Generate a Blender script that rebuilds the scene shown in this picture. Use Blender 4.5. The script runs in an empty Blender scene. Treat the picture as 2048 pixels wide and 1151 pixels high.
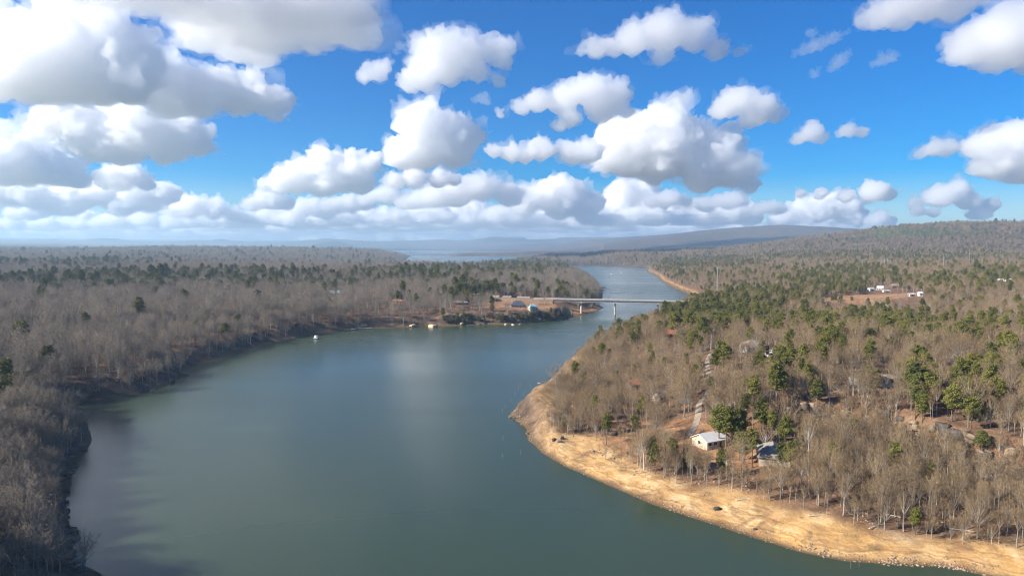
import bpy, bmesh, math, random
import numpy as np
from mathutils import Vector, Matrix
from mathutils.bvhtree import BVHTree

# ------------------------------------------------------------------ camera, sky, sun, exposure
sc = bpy.context.scene
D = bpy.data
COL = sc.collection
F = 1365.33            # focal length in photograph pixels (24 mm lens on a 36 mm sensor)
PITCH = math.radians(3.5)
CAMH = 80.0
cam = D.cameras.new('camera'); cam.sensor_width = 36; cam.lens = 24.0
cam.clip_start = 1.0; cam.clip_end = 250000
camo = D.objects.new('camera', cam); COL.objects.link(camo); sc.camera = camo
camo.location = (0, 0, CAMH); camo.rotation_euler = (math.pi/2 - PITCH, 0, 0)

SUN_EL = math.radians(31); SUN_AZ = math.radians(-103)     # from the left, a little behind
world = D.worlds.new('World'); sc.world = world; world.use_nodes = True
wn = world.node_tree
sky = wn.nodes.new('ShaderNodeTexSky'); sky.sky_type = 'NISHITA'; sky.sun_disc = False
sky.sun_elevation = SUN_EL; sky.sun_rotation = SUN_AZ
sky.altitude = 0; sky.air_density = 1.0; sky.dust_density = 0.0; sky.ozone_density = 6.0
hs = wn.nodes.new('ShaderNodeHueSaturation'); hs.inputs['Saturation'].default_value = 1.78
hs.inputs['Hue'].default_value = 0.511
bg = wn.nodes['Background']; bg.inputs[1].default_value = 0.068
wn.links.new(sky.outputs[0], hs.inputs['Color']); wn.links.new(hs.outputs[0], bg.inputs[0])
sl = D.lights.new('sun', 'SUN'); sl.energy = 5.0; sl.angle = math.radians(0.5); sl.color = (1, 0.93, 0.82)
slo = D.objects.new('sun', sl); COL.objects.link(slo)
sdir = Vector((math.sin(SUN_AZ)*math.cos(SUN_EL), math.cos(SUN_AZ)*math.cos(SUN_EL), math.sin(SUN_EL)))
slo.rotation_euler = sdir.to_track_quat('Z', 'Y').to_euler(); slo.location = (0, 0, 3000)
sc.view_settings.view_transform = 'Standard'; sc.view_settings.look = 'None'
sc.view_settings.exposure = 1.05; sc.view_settings.gamma = 1.0
sc.view_settings.use_curve_mapping = False
cy = sc.cycles
cy.use_denoising = True; cy.filter_width = 1.15
cy.use_adaptive_sampling = True; cy.adaptive_threshold = .02
cy.max_bounces = 32; cy.volume_bounces = 32; cy.diffuse_bounces = 3; cy.glossy_bounces = 3
cy.transmission_bounces = 2; cy.transparent_max_bounces = 4
cy.caustics_reflective = False; cy.caustics_refractive = False

# ------------------------------------------------------------------ helpers
RND = random.Random(7)
def ray(px, py):
    x = (px-1024)/F; y = -(py-575.5)/F
    return np.array([x, math.cos(PITCH)+y*math.sin(PITCH), -math.sin(PITCH)+y*math.cos(PITCH)])
def at_z(px, py, z=0.0):
    r = ray(px, py); t = (z-CAMH)/r[2]
    return r*t + np.array([0, 0, CAMH])
def project(X, Y, Z):
    Zr = Z-CAMH
    dep = Y*math.cos(PITCH) - Zr*math.sin(PITCH)
    up = Y*math.sin(PITCH) + Zr*math.cos(PITCH)
    return 1024+F*X/dep, 575.5-F*up/dep, dep
def sstep(a, b, x):
    t = np.clip((x-a)/(b-a), 0, 1); return t*t*(3-2*t)
def _h2(a, b, seed):
    n = (a*374761393 + b*668265263 + seed*974634777) & 0xffffffff
    n = ((n ^ (n >> 13))*1274126177) & 0xffffffff
    return ((n ^ (n >> 16)) & 0xffff)/65535.0
def noise2(x, y, seed=0):
    xi = np.floor(x).astype(np.int64); yi = np.floor(y).astype(np.int64)
    fx = x-xi; fy = y-yi; fx = fx*fx*(3-2*fx); fy = fy*fy*(3-2*fy)
    return ((_h2(xi, yi, seed)*(1-fx)+_h2(xi+1, yi, seed)*fx)*(1-fy) +
            (_h2(xi, yi+1, seed)*(1-fx)+_h2(xi+1, yi+1, seed)*fx)*fy)*2-1
def fbm(x, y, seed=0, octv=4):
    r = 0; a = 1; t = 0
    for k in range(octv):
        r = r+a*noise2(x*2**k, y*2**k, seed+k*13); t += a; a *= .5
    return r/t
def noise3(p, seed=0):
    i = np.floor(p).astype(np.int64); f = p-i; f = f*f*(3-2*f)
    def h(a, b, c):
        n = (a*374761393+b*668265263+c*2147483647+seed*1442695041) & 0xffffffff
        n = ((n ^ (n >> 13))*1274126177) & 0xffffffff
        return ((n ^ (n >> 16)) & 0xffff)/65535.
    r = 0
    for a in (0, 1):
        for b in (0, 1):
            for c in (0, 1):
                r = r+(f[:, 0] if a else 1-f[:, 0])*(f[:, 1] if b else 1-f[:, 1])*(f[:, 2] if c else 1-f[:, 2])*h(i[:, 0]+a, i[:, 1]+b, i[:, 2]+c)
    return r*2-1

def tag(o, label=None, cat=None, group=None, kind=None):
    if label: o['label'] = label
    if cat: o['category'] = cat
    if group: o['group'] = group
    if kind: o['kind'] = kind
    return o
def link(name, data, parent=None, loc=None):
    o = D.objects.new(name, data); COL.objects.link(o)
    if parent: o.parent = parent
    if loc is not None: o.location = loc
    return o
def thing(name, label, cat, loc=(0, 0, 0), rz=0.0, group=None):
    o = link(name, None); o.empty_display_size = 0.5
    o.location = loc; o.rotation_euler = (0, 0, rz)
    return tag(o, label, cat, group)
def npmesh(name, V, Fc, mats, smooth=False, midx=None):
    """V (n,3), Fc (m,3|4)"""
    V = np.asarray(V, dtype=np.float32); Fc = np.asarray(Fc, dtype=np.int32)
    me = D.meshes.new(name); k = Fc.shape[1]
    me.vertices.add(len(V)); me.vertices.foreach_set('co', V.ravel())
    me.loops.add(Fc.size); me.loops.foreach_set('vertex_index', Fc.ravel())
    me.polygons.add(len(Fc)); me.polygons.foreach_set('loop_start', np.arange(len(Fc), dtype=np.int32)*k)
    if not isinstance(mats, (list, tuple)): mats = [mats]
    for m in mats: me.materials.append(m)
    if midx is not None: me.polygons.foreach_set('material_index', np.asarray(midx, dtype=np.int32))
    if smooth: me.polygons.foreach_set('use_smooth', np.ones(len(Fc), dtype=bool))
    me.update(calc_edges=True); me.validate()
    return me

class MB:
    """collects boxes, prisms, tubes; builds ONE mesh"""
    def __init__(s): s.v = []; s.f = []
    def add(s, vs, fs):
        n = len(s.v); s.v += [tuple(v) for v in vs]; s.f += [tuple(i+n for i in f) for f in fs]; return s
    def box(s, c, d, rz=0.0):
        x, y, z = d[0]/2, d[1]/2, d[2]/2; ca, sa = math.cos(rz), math.sin(rz)
        vs = []
        for (a, b, e) in ((-x,-y,-z),(x,-y,-z),(x,y,-z),(-x,y,-z),(-x,-y,z),(x,-y,z),(x,y,z),(-x,y,z)):
            vs.append((c[0]+a*ca-b*sa, c[1]+a*sa+b*ca, c[2]+e))
        return s.add(vs, [(3,2,1,0),(4,5,6,7),(0,1,5,4),(1,2,6,5),(2,3,7,6),(3,0,4,7)])
    def tube(s, a, b, r0, r1=None, n=8):
        r1 = r0 if r1 is None else r1
        a = Vector(a); b = Vector(b); ax = (b-a).normalized()
        u = ax.orthogonal().normalized(); w = ax.cross(u)
        vs = []
        for k in range(n):
            t = 2*math.pi*k/n; vs.append(a+(u*math.cos(t)+w*math.sin(t))*r0)
        for k in range(n):
            t = 2*math.pi*k/n; vs.append(b+(u*math.cos(t)+w*math.sin(t))*r1)
        fs = [(k, (k+1) % n, n+(k+1) % n, n+k) for k in range(n)]+[tuple(range(n-1, -1, -1)), tuple(range(n, 2*n))]
        return s.add(vs, fs)
    def prism(s, pts, y0, y1):
        """polygon in (x,z) extruded along y"""
        n = len(pts)
        vs = [(p[0], y0, p[1]) for p in pts]+[(p[0], y1, p[1]) for p in pts]
        fs = [tuple(range(n)), tuple(range(2*n-1, n-1, -1))]+[((k+1) % n, k, n+k, n+(k+1) % n) for k in range(n)]
        return s.add(vs, fs)
    def build(s, name, mat, parent=None, smooth=False, loc=None):
        me = D.meshes.new(name); me.from_pydata(s.v, [], s.f); me.materials.append(mat)
        bm = bmesh.new(); bm.from_mesh(me); bmesh.ops.recalc_face_normals(bm, faces=bm.faces); bm.to_mesh(me); bm.free()
        if smooth: me.polygons.foreach_set('use_smooth', [True]*len(me.polygons))
        return link(name, me, parent, loc)

# ------------------------------------------------------------------ materials
def newmat(name):
    m = D.materials.new(name); m.use_nodes = True
    return m, m.node_tree, m.node_tree.nodes['Principled BSDF']
def N(nt, t, **kw):
    n = nt.nodes.new(t)
    for k, v in kw.items(): setattr(n, k, v)
    return n
def ramp(nt, stops, fac):
    r = N(nt, 'ShaderNodeValToRGB'); e = r.color_ramp.elements
    while len(e) < len(stops): e.new(0.5)
    for k, (p, c) in enumerate(stops):
        e[k].position = p; e[k].color = (*c, 1) if len(c) == 3 else c
    nt.links.new(fac, r.inputs[0]); return r.outputs[0]
def mixc(nt, fac, a, b, typ='MIX'):
    m = N(nt, 'ShaderNodeMix', data_type='RGBA', blend_type=typ)
    for s, v in ((0, fac), (6, a), (7, b)):
        if isinstance(v, (int, float)): m.inputs[s].default_value = v
        elif isinstance(v, tuple): m.inputs[s].default_value = (*v, 1)
        else: nt.links.new(v, m.inputs[s])
    return m.outputs[2]
def noise_n(nt, scale, detail=4, rough=.55, coord=None, dist=0):
    n = N(nt, 'ShaderNodeTexNoise'); n.inputs['Scale'].default_value = scale
    n.inputs['Detail'].default_value = detail; n.inputs['Roughness'].default_value = rough
    n.inputs['Distortion'].default_value = dist
    if coord is not None: nt.links.new(coord, n.inputs['Vector'])
    return n.outputs[0]
def mrange(nt, v, a, b, c=0., d=1.):
    n = N(nt, 'ShaderNodeMapRange'); nt.links.new(v, n.inputs[0])
    for k, x in enumerate((a, b, c, d)): n.inputs[k+1].default_value = x
    return n.outputs[0]
def attr(nt, name):
    n = N(nt, 'ShaderNodeAttribute'); n.attribute_name = name; return n.outputs['Fac']
def plain(name, col, rough=.7, var=.25, scale=1.5, metal=0.0, rand=0.0, bump=0.0):
    """procedural paint/stone/bark: colour with noise wear and optional per-object variation"""
    m, nt, p = newmat(name)
    tc = N(nt, 'ShaderNodeTexCoord')
    nz = noise_n(nt, scale, 5, .6, tc.outputs['Object'])
    dk = tuple(c*(1-var) for c in col); lt = tuple(min(1, c*(1+var)) for c in col)
    c = ramp(nt, [(.3, dk), (.7, lt)], nz)
    if rand > 0:
        oi = N(nt, 'ShaderNodeObjectInfo')
        k = mrange(nt, oi.outputs['Random'], 0, 1, 1-rand, 1+rand)
        v = N(nt, 'ShaderNodeVectorMath', operation='SCALE'); nt.links.new(c, v.inputs[0]); nt.links.new(k, v.inputs['Scale'])
        c = v.outputs[0]
    nt.links.new(c, p.inputs['Base Color']); p.inputs['Roughness'].default_value = rough
    p.inputs['Metallic'].default_value = metal
    if bump > 0:
        b = N(nt, 'ShaderNodeBump'); b.inputs['Strength'].default_value = bump; b.inputs['Distance'].default_value = .05
        nt.links.new(noise_n(nt, scale*4, 4, .6, tc.outputs['Object']), b.inputs['Height']); nt.links.new(b.outputs[0], p.inputs['Normal'])
    p.inputs['Specular IOR Level'].default_value = .25
    return m
def rndmat(name, cols, rough=.9, spec=.15):
    """colour picked per object along a ramp"""
    m, nt, p = newmat(name)
    oi = N(nt, 'ShaderNodeObjectInfo'); n = len(cols)
    c = ramp(nt, [(k/(n-1), cc) for k, cc in enumerate(cols)], oi.outputs['Random'])
    tc = N(nt, 'ShaderNodeTexCoord')
    nz = noise_n(nt, .9, 3, .6, tc.outputs['Object'])
    v = N(nt, 'ShaderNodeVectorMath', operation='SCALE'); nt.links.new(c, v.inputs[0])
    nt.links.new(mrange(nt, nz, .3, .7, .72, 1.25), v.inputs['Scale'])
    nt.links.new(v.outputs[0], p.inputs['Base Color'])
    p.inputs['Roughness'].default_value = rough; p.inputs['Specular IOR Level'].default_value = spec
    return m
M = {}
M['trunk'] = rndmat('bark', [(.22,.19,.15), (.38,.34,.28), (.28,.24,.19), (.48,.44,.37)])
M['twig'] = rndmat('twig', [(.170,.110,.060), (.305,.210,.110), (.225,.150,.078), (.35,.255,.145), (.20,.142,.085), (.285,.192,.092)])
M['twig_grey'] = rndmat('shade grey twig', [(.155,.128,.10), (.26,.215,.168), (.20,.16,.122), (.31,.262,.205), (.18,.152,.125), (.25,.195,.145)])  # greyer copy of twig: the left bank's shade put into its colour
M['palebark'] = plain('pale bark', (.62,.56,.48), .9, .2, 1.2)
M['deadwood'] = plain('weathered dead wood', (.16,.14,.12), .9, .3, 1.5)
M['pinetrunk'] = plain('pine bark', (.17,.11,.08), .95, .3, 2, rand=.25)
M['needle'] = rndmat('pine needle', [(.105,.114,.024), (.172,.170,.034), (.130,.134,.036), (.210,.192,.040), (.095,.106,.028)], .75, .25)
M['rock'] = plain('sandstone rock', (.25,.185,.125), .95, .4, .5, rand=.35, bump=.5)
M['darkrock'] = plain('dark lichen rock', (.10,.085,.075), .95, .4, .8, rand=.3, bump=.5)
M['tanrock'] = plain('tan rock', (.47,.34,.21), .95, .3, .8, rand=.2, bump=.5)
M['concrete'] = plain('weathered concrete', (.46,.42,.36), .9, .18, .25)
M['earth'] = plain('bank earth', (.22,.145,.09), .95, .3, .4)
M['asphalt'] = plain('asphalt', (.16,.15,.145), .9, .2, .8)
M['gravel'] = plain('pale gravel', (.31,.255,.195), .95, .25, .7)
M['steel'] = plain('galvanised steel', (.52,.52,.52), .5, .15, 1, .3)
M['paleplank'] = plain('pale pole wood', (.50,.46,.42), .9, .2, 1)
M['white'] = plain('white paint', (.66,.64,.60), .6, .08, 1)
M['cream'] = plain('cream siding', (.50,.43,.32), .75, .12, 1)
M['brownwall'] = plain('brown log wall', (.17,.10,.065), .85, .25, 2)
M['tanwall'] = plain('tan siding', (.38,.29,.21), .85, .2, 1)
M['greywall'] = plain('grey siding', (.36,.35,.33), .8, .15, 1)
M['glass'] = plain('window glass', (.03,.035,.045), .12, .2, 1)
M['darkdoor'] = plain('dark door', (.07,.055,.05), .6, .2, 1)
M['r_green'] = plain('pale green metal roof', (.36,.52,.43), .55, .1, .6)
M['r_black'] = plain('charcoal shingle', (.035,.032,.038), .85, .3, 1)
M['r_slate'] = plain('slate blue shingle', (.075,.08,.10), .8, .25, 1)
M['r_grey'] = plain('grey shingle', (.27,.235,.195), .85, .2, .8)
M['r_white'] = plain('white metal roof', (.60,.59,.57), .45, .08, .5)
M['r_red'] = plain('terracotta metal roof', (.45,.15,.075), .6, .2, .7)
M['r_brown'] = plain('red brown shingle', (.24,.13,.09), .85, .25, 1)
M['r_tan'] = plain('tan roof', (.36,.29,.23), .8, .15, .8)
M['r_teal'] = plain('verdigris roof', (.25,.42,.42), .6, .2, .8)
M['boat'] = plain('white gelcoat', (.82,.82,.80), .3, .05, 1)
M['blue'] = plain('blue canvas', (.06,.12,.24), .8, .2, 1)

# ------------------------------------------------------------------ shoreline (traced on the water plane)
LEFT = [(205,1151),(150,1120),(134,1092),(150,1083),(157,1062),(136,1048),(131,1010),(141,965),(137,945),(152,928),(178,895),
        (183,878),(173,850),(160,830),(140,815),(170,803),(225,797),(285,788),(345,765),(379,750),(352,742),(420,722),(480,703),
        (540,685),(600,672),(660,663),(720,658),(790,654),(850,652),(900,651),(960,649),(1020,648),(1070,645),(1120,640),(1150,633),
        (1185,624),(1208,616),(1200,611),(1178,608),(1195,603),(1203,597),(1206,590),(1203,582),(1195,573),(1186,563),(1172,552),
        (1150,543),(1132,536),(1118,533)]
FARSH = [(1105,530.5),(1200,531),(1262,532),(1290,534),(1300,538),(1296,543),(1318,553),(1325,562),(1350,575),(1382,588)]
RIGHT = [(1400,598),(1372,612),(1345,630),(1315,642),(1275,655),(1230,668),(1195,678),(1175,688),(1160,697),(1148,710),(1124,730),(1112,747),
         (1092,765),(1072,785),(1040,803),(1020,830),(1030,838),(1052,855),(1058,880),(1085,905),(1130,932),(1200,962),(1300,1005),
         (1400,1040),(1500,1072),(1600,1103),(1700,1122),(1800,1130),(1870,1132),(1930,1140),(1975,1151)]
NEARL = [(-120,-1500),(-150,-400),(-130,-60),(-112,40),(-97,120)]
NEARR = [(122,158),(150,138),(185,110),(200,50),(185,-60),(160,-400),(220,-1500)]
FARW = [(800,533),(790,530),(812,519),(820,511),(780,506),(740,502.5),(830,500.5),(960,502),(1040,503.5),(1060,505),(1000,507.5),(930,507),
        (893,510),(893,511.5),(930,512),(1060,512.5),(1085,515),(1060,520),(990,529),(900,533)]
P_MAIN = np.array(NEARL+[tuple(at_z(*p)[:2]) for p in LEFT+FARSH+RIGHT]+NEARR)
P_FAR = np.array([tuple(at_z(*p)[:2]) for p in FARW])
def sdist(X, Y):
    """distance to the nearest shoreline: positive on land, negative in the water"""
    best = np.full(X.shape, 1e18); inside = np.zeros(X.shape, bool)
    for P in (P_MAIN, P_FAR):
        ins = np.zeros(X.shape, bool)
        for k in range(len(P)):
            ax, ay = P[k]; bx, by = P[(k+1) % len(P)]
            ex, ey = bx-ax, by-ay; L2 = ex*ex+ey*ey
            t = np.clip(((X-ax)*ex+(Y-ay)*ey)/L2, 0, 1)
            q = (X-ax-t*ex)**2+(Y-ay-t*ey)**2
            best = np.minimum(best, q)
            if ay != by:
                c = ((ay > Y) != (by > Y)) & (X < ex*(Y-ay)/(by-ay)+ax); ins ^= c
        inside |= ins
    d = np.sqrt(best)
    return np.where(inside, -d, d)
CLIFF = np.array([tuple(at_z(px, py, 23)[:2]) for px, py in ((1490,795),(1545,792),(1620,788),(1700,792),(1780,802),(1850,818),(1950,842),(2048,855),(2200,870))])
def cliff_s(X, Y):
    best = np.full(X.shape, 1e18); sg = np.zeros(X.shape)
    for k in range(len(CLIFF)-1):
        ax, ay = CLIFF[k]; bx, by = CLIFF[k+1]; ex, ey = bx-ax, by-ay
        t = np.clip(((X-ax)*ex+(Y-ay)*ey)/(ex*ex+ey*ey), 0, 1)
        q = (X-ax-t*ex)**2+(Y-ay-t*ey)**2
        s = np.sign(ex*(Y-ay)-ey*(X-ax))
        m = q < best; best = np.where(m, q, best); sg = np.where(m, s, sg)
    return np.sqrt(best)*sg
def side(X, Y):
    return sstep(-15, 15, X-np.interp(Y, [-500,166,600,750,800,1100,2000,2663,4000,9000], [0,0,60,110,140,240,380,420,500,1200]))
def height(X, Y):
    R = np.hypot(X, Y)
    d0 = sdist(X, Y)
    d = d0 + 2.2*fbm(X/16, Y/16, 5, 3)*np.clip(np.abs(d0)/6+.25, 0, 1)
    u = np.where(Y > 1, 1024+F*X/np.maximum(Y, 1), np.where(X > 0, 4000, -2000))
    r = side(X, Y)
    hl = np.interp(d, [0,3,14,40,120,300,800,2000], [0,1.6,8,11,14,17,20,22])
    wc = sstep(860, 905, u)*(1-sstep(1120, 1150, u))*(1-sstep(790, 840, R))
    hl = hl*(1-wc)+wc*np.interp(d, [0,3,9,14,60,200], [0,1.5,9.5,12,13.5,17])
    wb = sstep(1110, 1150, u)*(1-sstep(860, 900, Y))*(1-r)
    hl = hl*(1-wb)+wb*np.interp(d, [0,30,60,100], [0,5,14.5,17])
    hr = np.interp(d, [0,12,30,110,250,450,900,2000], [0,2.3,4.6,10,15,24,31,38])
    s = cliff_s(X, Y)+1.5*fbm(X/9, Y/9, 31, 3)
    endf = sstep(CLIFF[0][0]-25, CLIFF[0][0]+30, X)
    hr = hr+11.5*sstep(-2.5, 3.5, s)*endf*(1-.6*sstep(60, 330, s))
    emb = np.exp(-(((X-213)/26)**2+((Y-786)/22)**2))
    hr = hr*(1-emb)+16*emb
    h = hl*(1-r)+hr*r
    inl = sstep(15, 160, d)
    h = h+inl*((4+4.5*(1-r)*sstep(60, 300, d))*fbm(X/330, Y/330, 2, 3))+sstep(3, 20, d)*(.9*fbm(X/45, Y/45, 3, 3)+.35*fbm(X/9, Y/9, 4, 3))+.5*r*sstep(1.5, 6, d)*(1-sstep(30, 50, d))*np.abs(fbm(X/6, Y/6, 14, 3))
    h = h+sstep(900, 2600, R)*inl*7*fbm(X/1500+3.3, Y/1500, 8, 3)
    # the land drops to the upper lake arm behind the headland
    lowr = sstep(770, 830, u)*(1-sstep(1150, 1230, u))*sstep(0, 1, (R-np.interp(u, [800,920,1000,1130], [1450,1600,1800,1950]))/450)*(1-r)
    h = h*(1-lowr)+lowr*np.minimum(h, 3+.004*np.minimum(d, 900))
    h = h-(1-r)*sstep(1100, 2200, R)*(1-sstep(3000, 3600, R))*sstep(500, 760, u)*np.minimum(h*.5, 9)
    # ridges and far mountains
    rd = sstep(3000, 4600, R)*(1-sstep(5200, 7000, R))
    h = h+rd*np.interp(u, [-900,0,180,350,520,700,800,830], [20,23,28,37,31,25,14,0])*(d > 0)*sstep(0, 300, d)
    rw = sstep(2300, 4300, R)*(1-.5*sstep(4600, 8000, R))
    h = h+rw*np.interp(u, [1330,1420,1500,1600,1700,1800,1900,2048,2300,2900], [0,12,34,74,104,142,151,142,128,100])*(1+.07*fbm(X/700, Y/700, 21, 4))*sstep(0, 500, d)
    rc = sstep(6200, 9000, R)*(1-.4*sstep(9500, 14000, R))
    h = h+rc*np.interp(u, [700,800,900,1030,1150,1300,1450,1560,1650,1800], [0,25,95,165,195,215,240,252,210,120])*(1+.06*fbm(X/1400, Y/1400, 22, 4))*sstep(0, 2600, d)
    cone = np.exp(-np.abs((u-668)/44)**1.8)*np.exp(-((R-14000)/700)**2)
    h = h+cone*165
    fm = sstep(14500, 18000, R)*(1-sstep(18500, 23500, R))
    h = h+fm*(165+120*fbm(u/110, R/6000, 23, 4))*(u < 1050)
    h = h+fm*140*(u >= 1050)
    # canopy height where the single trees stop
    can = sstep(2750, 3050, R)*sstep(10, 60, d)*(10+3.5*fbm(X/38, Y/38, 41, 2))
    h = np.maximum(h, 0.02*d)+can
    bed = -np.minimum(5, .12*np.abs(d)+.05)
    return np.where(d > 0, h, bed), d, r, u, R

def zones(X, Y, Z):
    """pine share by place"""
    px, py, dep = project(X, Y, Z+12)
    p = np.where(side(X, Y) > .5, .09, .022)
    p = p+.16*sstep(.18, .5, fbm(X/160, Y/160, 61, 3))*(dep > 380)
    for (cx, cy, rx, ry, w) in PINES:
        e = ((px-cx)/rx)**2+((py-cy)/ry)**2
        p = np.maximum(p, w*(1-sstep(.7, 1.25, e)))
    for (cx, cy, rx, ry, w) in NOPINES:
        e = ((px-cx)/rx)**2+((py-cy)/ry)**2
        p = np.where(e < 1, np.minimum(p, w), p)
    return p
PINES = [(1440,612,130,32,0.63),(1560,575,125,24,0.52),(1700,545,120,18,0.59),(1690,575,75,14,0.63),(1380,642,60,18,0.59),(1255,652,32,14,0.44),
         (1560,690,46,32,0.55),(1592,757,32,24,0.44),(1740,622,170,16,0.59),(1860,640,160,24,0.37),(1970,690,60,24,0.37),(1940,762,75,22,0.48),
         (1850,742,32,24,0.48),(1662,668,34,22,0.63),(2000,545,60,18,0.52),(1900,552,150,14,0.37),(1780,506,300,9,0.44),(1420,520,120,12,0.44),
         (200,560,250,14,0.55),(420,549,320,11,0.44),(580,563,200,11,0.30),(150,525,170,9,0.37),(20,772,30,16,0.59),(960,575,50,14,0.67),
         (930,541,200,13,0.33),(1060,530,100,11,0.52),(1100,582,42,7,0.59),(830,553,110,13,0.37),(960,628,80,9,0.55),(1090,632,55,7,0.59),(1330,540,90,10,0.37)]
NOPINES = [(1250,760,150,70,.015),(1480,980,330,90,.0),(1800,960,260,110,.02),(1790,870,260,50,.05),(1750,690,75,28,.05),
           (350,650,420,75,.012),(80,960,170,170,.0),(1500,655,70,18,.05)]

ang = np.concatenate([np.radians(np.linspace(-180, -55, 46))[:-1], np.radians(np.linspace(-55, -44, 34))[:-1], np.radians(np.linspace(-44, 44, 470)), np.radians(np.linspace(44, 55, 34))[1:], np.radians(np.linspace(55, 180, 46))[1:-1]])
rad = np.concatenate([np.geomspace(25, 140, 22)[:-1], np.geomspace(140, 420, 170)[:-1], np.geomspace(420, 1100, 110)[:-1],
                      np.geomspace(1100, 3000, 70)[:-1], np.geomspace(3000, 26500, 95)])
A, RR = np.meshgrid(ang, rad)
GX = (RR*np.sin(A)).ravel(); GY = (RR*np.cos(A)).ravel()
GZ, GD, GR, GU, GRad = height(GX, GY)
na, nr = len(ang), len(rad)
ii, jj = np.meshgrid(np.arange(nr-1), np.arange(na), indexing='ij')
j2 = (jj+1) % na
Q = np.stack([ii*na+jj, ii*na+j2, (ii+1)*na+j2, (ii+1)*na+jj], -1).reshape(-1, 4)
V = np.stack([GX, GY, GZ], -1)
cen = len(V); V = np.vstack([V, [0, 0, -4.5]])
GD = np.append(GD, -20); GR = np.append(GR, 0)
T0 = np.array([[cen, (j+1) % na, j] for j in range(na)])

def ground_material():
    m, nt, p = newmat('ground')
    geo = N(nt, 'ShaderNodeNewGeometry'); P = geo.outputs['Position']
    n1 = noise_n(nt, .035, 6, .6, P); n2 = noise_n(nt, .16, 6, .58, P, .4); n3 = noise_n(nt, 1.3, 5, .65, P); n0 = noise_n(nt, .0035, 4, .6, P)
    litter = ramp(nt, [(.28, (.085,.052,.034)), (.45, (.165,.098,.06)), (.58, (.225,.135,.082)), (.75, (.30,.205,.135))], n2)
    litter = mixc(nt, mrange(nt, n1, .52, .68, 0, .35), litter, (.24,.13,.07))
    fine = ramp(nt, [(.3, (.55,.55,.55)), (.7, (1.3,1.3,1.3))], n3)
    litter = mixc(nt, 1.0, litter, fine, 'MULTIPLY')
    sand = ramp(nt, [(.25, (.27,.155,.075)), (.42, (.43,.265,.12)), (.56, (.57,.38,.18)), (.72, (.70,.545,.33))], n2)
    sand = mixc(nt, mrange(nt, n1, .48, .64, 0, .55), sand, (.58,.35,.12))
    sand = mixc(nt, mrange(nt, noise_n(nt, .11, 5, .65, P, .8), .54, .64, 0, .8), sand, (.235,.16,.095))
    sand = mixc(nt, .35, sand, fine, 'MULTIPLY')
    shs = attr(nt, 'shore')
    wob = N(nt, 'ShaderNodeMath', operation='MULTIPLY_ADD'); nt.links.new(noise_n(nt, .12, 4, .6, P), wob.inputs[0]); wob.inputs[1].default_value = 7.0; nt.links.new(shs, wob.inputs[2])
    cxyz = N(nt, 'ShaderNodeCombineXYZ'); nt.links.new(wob.outputs[0], cxyz.inputs[0])
    band = noise_n(nt, .75, 5, .7, cxyz.outputs[0])
    bfade = mrange(nt, shs, 6, 22, .85, .15)
    sand = mixc(nt, bfade, sand, mixc(nt, 1.0, sand, ramp(nt, [(.34, (.42,.36,.30)), (.5, (.98,.92,.84)), (.66, (1.3,1.27,1.2))], band), 'MULTIPLY'))
    shore = attr(nt, 'shore'); rgt = attr(nt, 'rightbank'); beach = attr(nt, 'beach'); dirt = attr(nt, 'dirt'); pine = attr(nt, 'pine'); far = attr(nt, 'far')
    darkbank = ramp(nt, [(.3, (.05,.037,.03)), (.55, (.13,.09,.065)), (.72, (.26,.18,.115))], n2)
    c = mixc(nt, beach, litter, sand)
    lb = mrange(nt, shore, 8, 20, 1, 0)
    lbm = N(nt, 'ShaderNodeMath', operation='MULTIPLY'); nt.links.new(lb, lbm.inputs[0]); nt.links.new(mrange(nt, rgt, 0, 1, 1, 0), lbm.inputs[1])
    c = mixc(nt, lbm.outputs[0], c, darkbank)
    soil = ramp(nt, [(.3, (.25,.12,.055)), (.6, (.40,.225,.115)), (.8, (.52,.37,.22))], n2)
    c = mixc(nt, dirt, c, mixc(nt, .6, soil, fine, 'MULTIPLY'))
    wet = mrange(nt, shore, .4, 2.6, 1, 0)
    c = mixc(nt, wet, c, (.13,.085,.045))
    fcol = ramp(nt, [(.3, (.05,.042,.036)), (.5, (.095,.076,.06)), (.7, (.17,.135,.10))], noise_n(nt, .03, 5, .7, P))
    pcol = ramp(nt, [(.3, (.035,.055,.022)), (.7, (.085,.115,.045))], noise_n(nt, .05, 4, .7, P))
    pm = N(nt, 'ShaderNodeMath', operation='ADD'); nt.links.new(pine, pm.inputs[0]); nt.links.new(mrange(nt, n0, .35, .65, -.4, .45), pm.inputs[1])
    pz = N(nt, 'ShaderNodeMath', operation='ADD'); nt.links.new(pm.outputs[0], pz.inputs[0]); nt.links.new(mrange(nt, noise_n(nt, .02, 4, .7, P), .3, .7, -.3, .3), pz.inputs[1])
    fcol = mixc(nt, mrange(nt, pz.outputs[0], .42, .58), fcol, pcol)
    fcol = mixc(nt, .8, fcol, ramp(nt, [(.3, (.5,.5,.52)), (.5, (1,1,1)), (.7, (1.5,1.42,1.3))], noise_n(nt, .0075, 6, .72, P, .5)), 'MULTIPLY')
    c = mixc(nt, far, c, fcol)
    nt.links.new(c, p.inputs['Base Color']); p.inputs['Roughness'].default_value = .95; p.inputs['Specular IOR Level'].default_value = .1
    b = N(nt, 'ShaderNodeBump'); b.inputs['Strength'].default_value = 1.0; b.inputs['Distance'].default_value = .55
    ad = N(nt, 'ShaderNodeMath', operation='ADD'); nt.links.new(n2, ad.inputs[0])
    mm = N(nt, 'ShaderNodeMath', operation='MULTIPLY'); mm.inputs[1].default_value = .35; nt.links.new(n3, mm.inputs[0]); nt.links.new(mm.outputs[0], ad.inputs[1])
    nt.links.new(ad.outputs[0], b.inputs['Height'])
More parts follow.
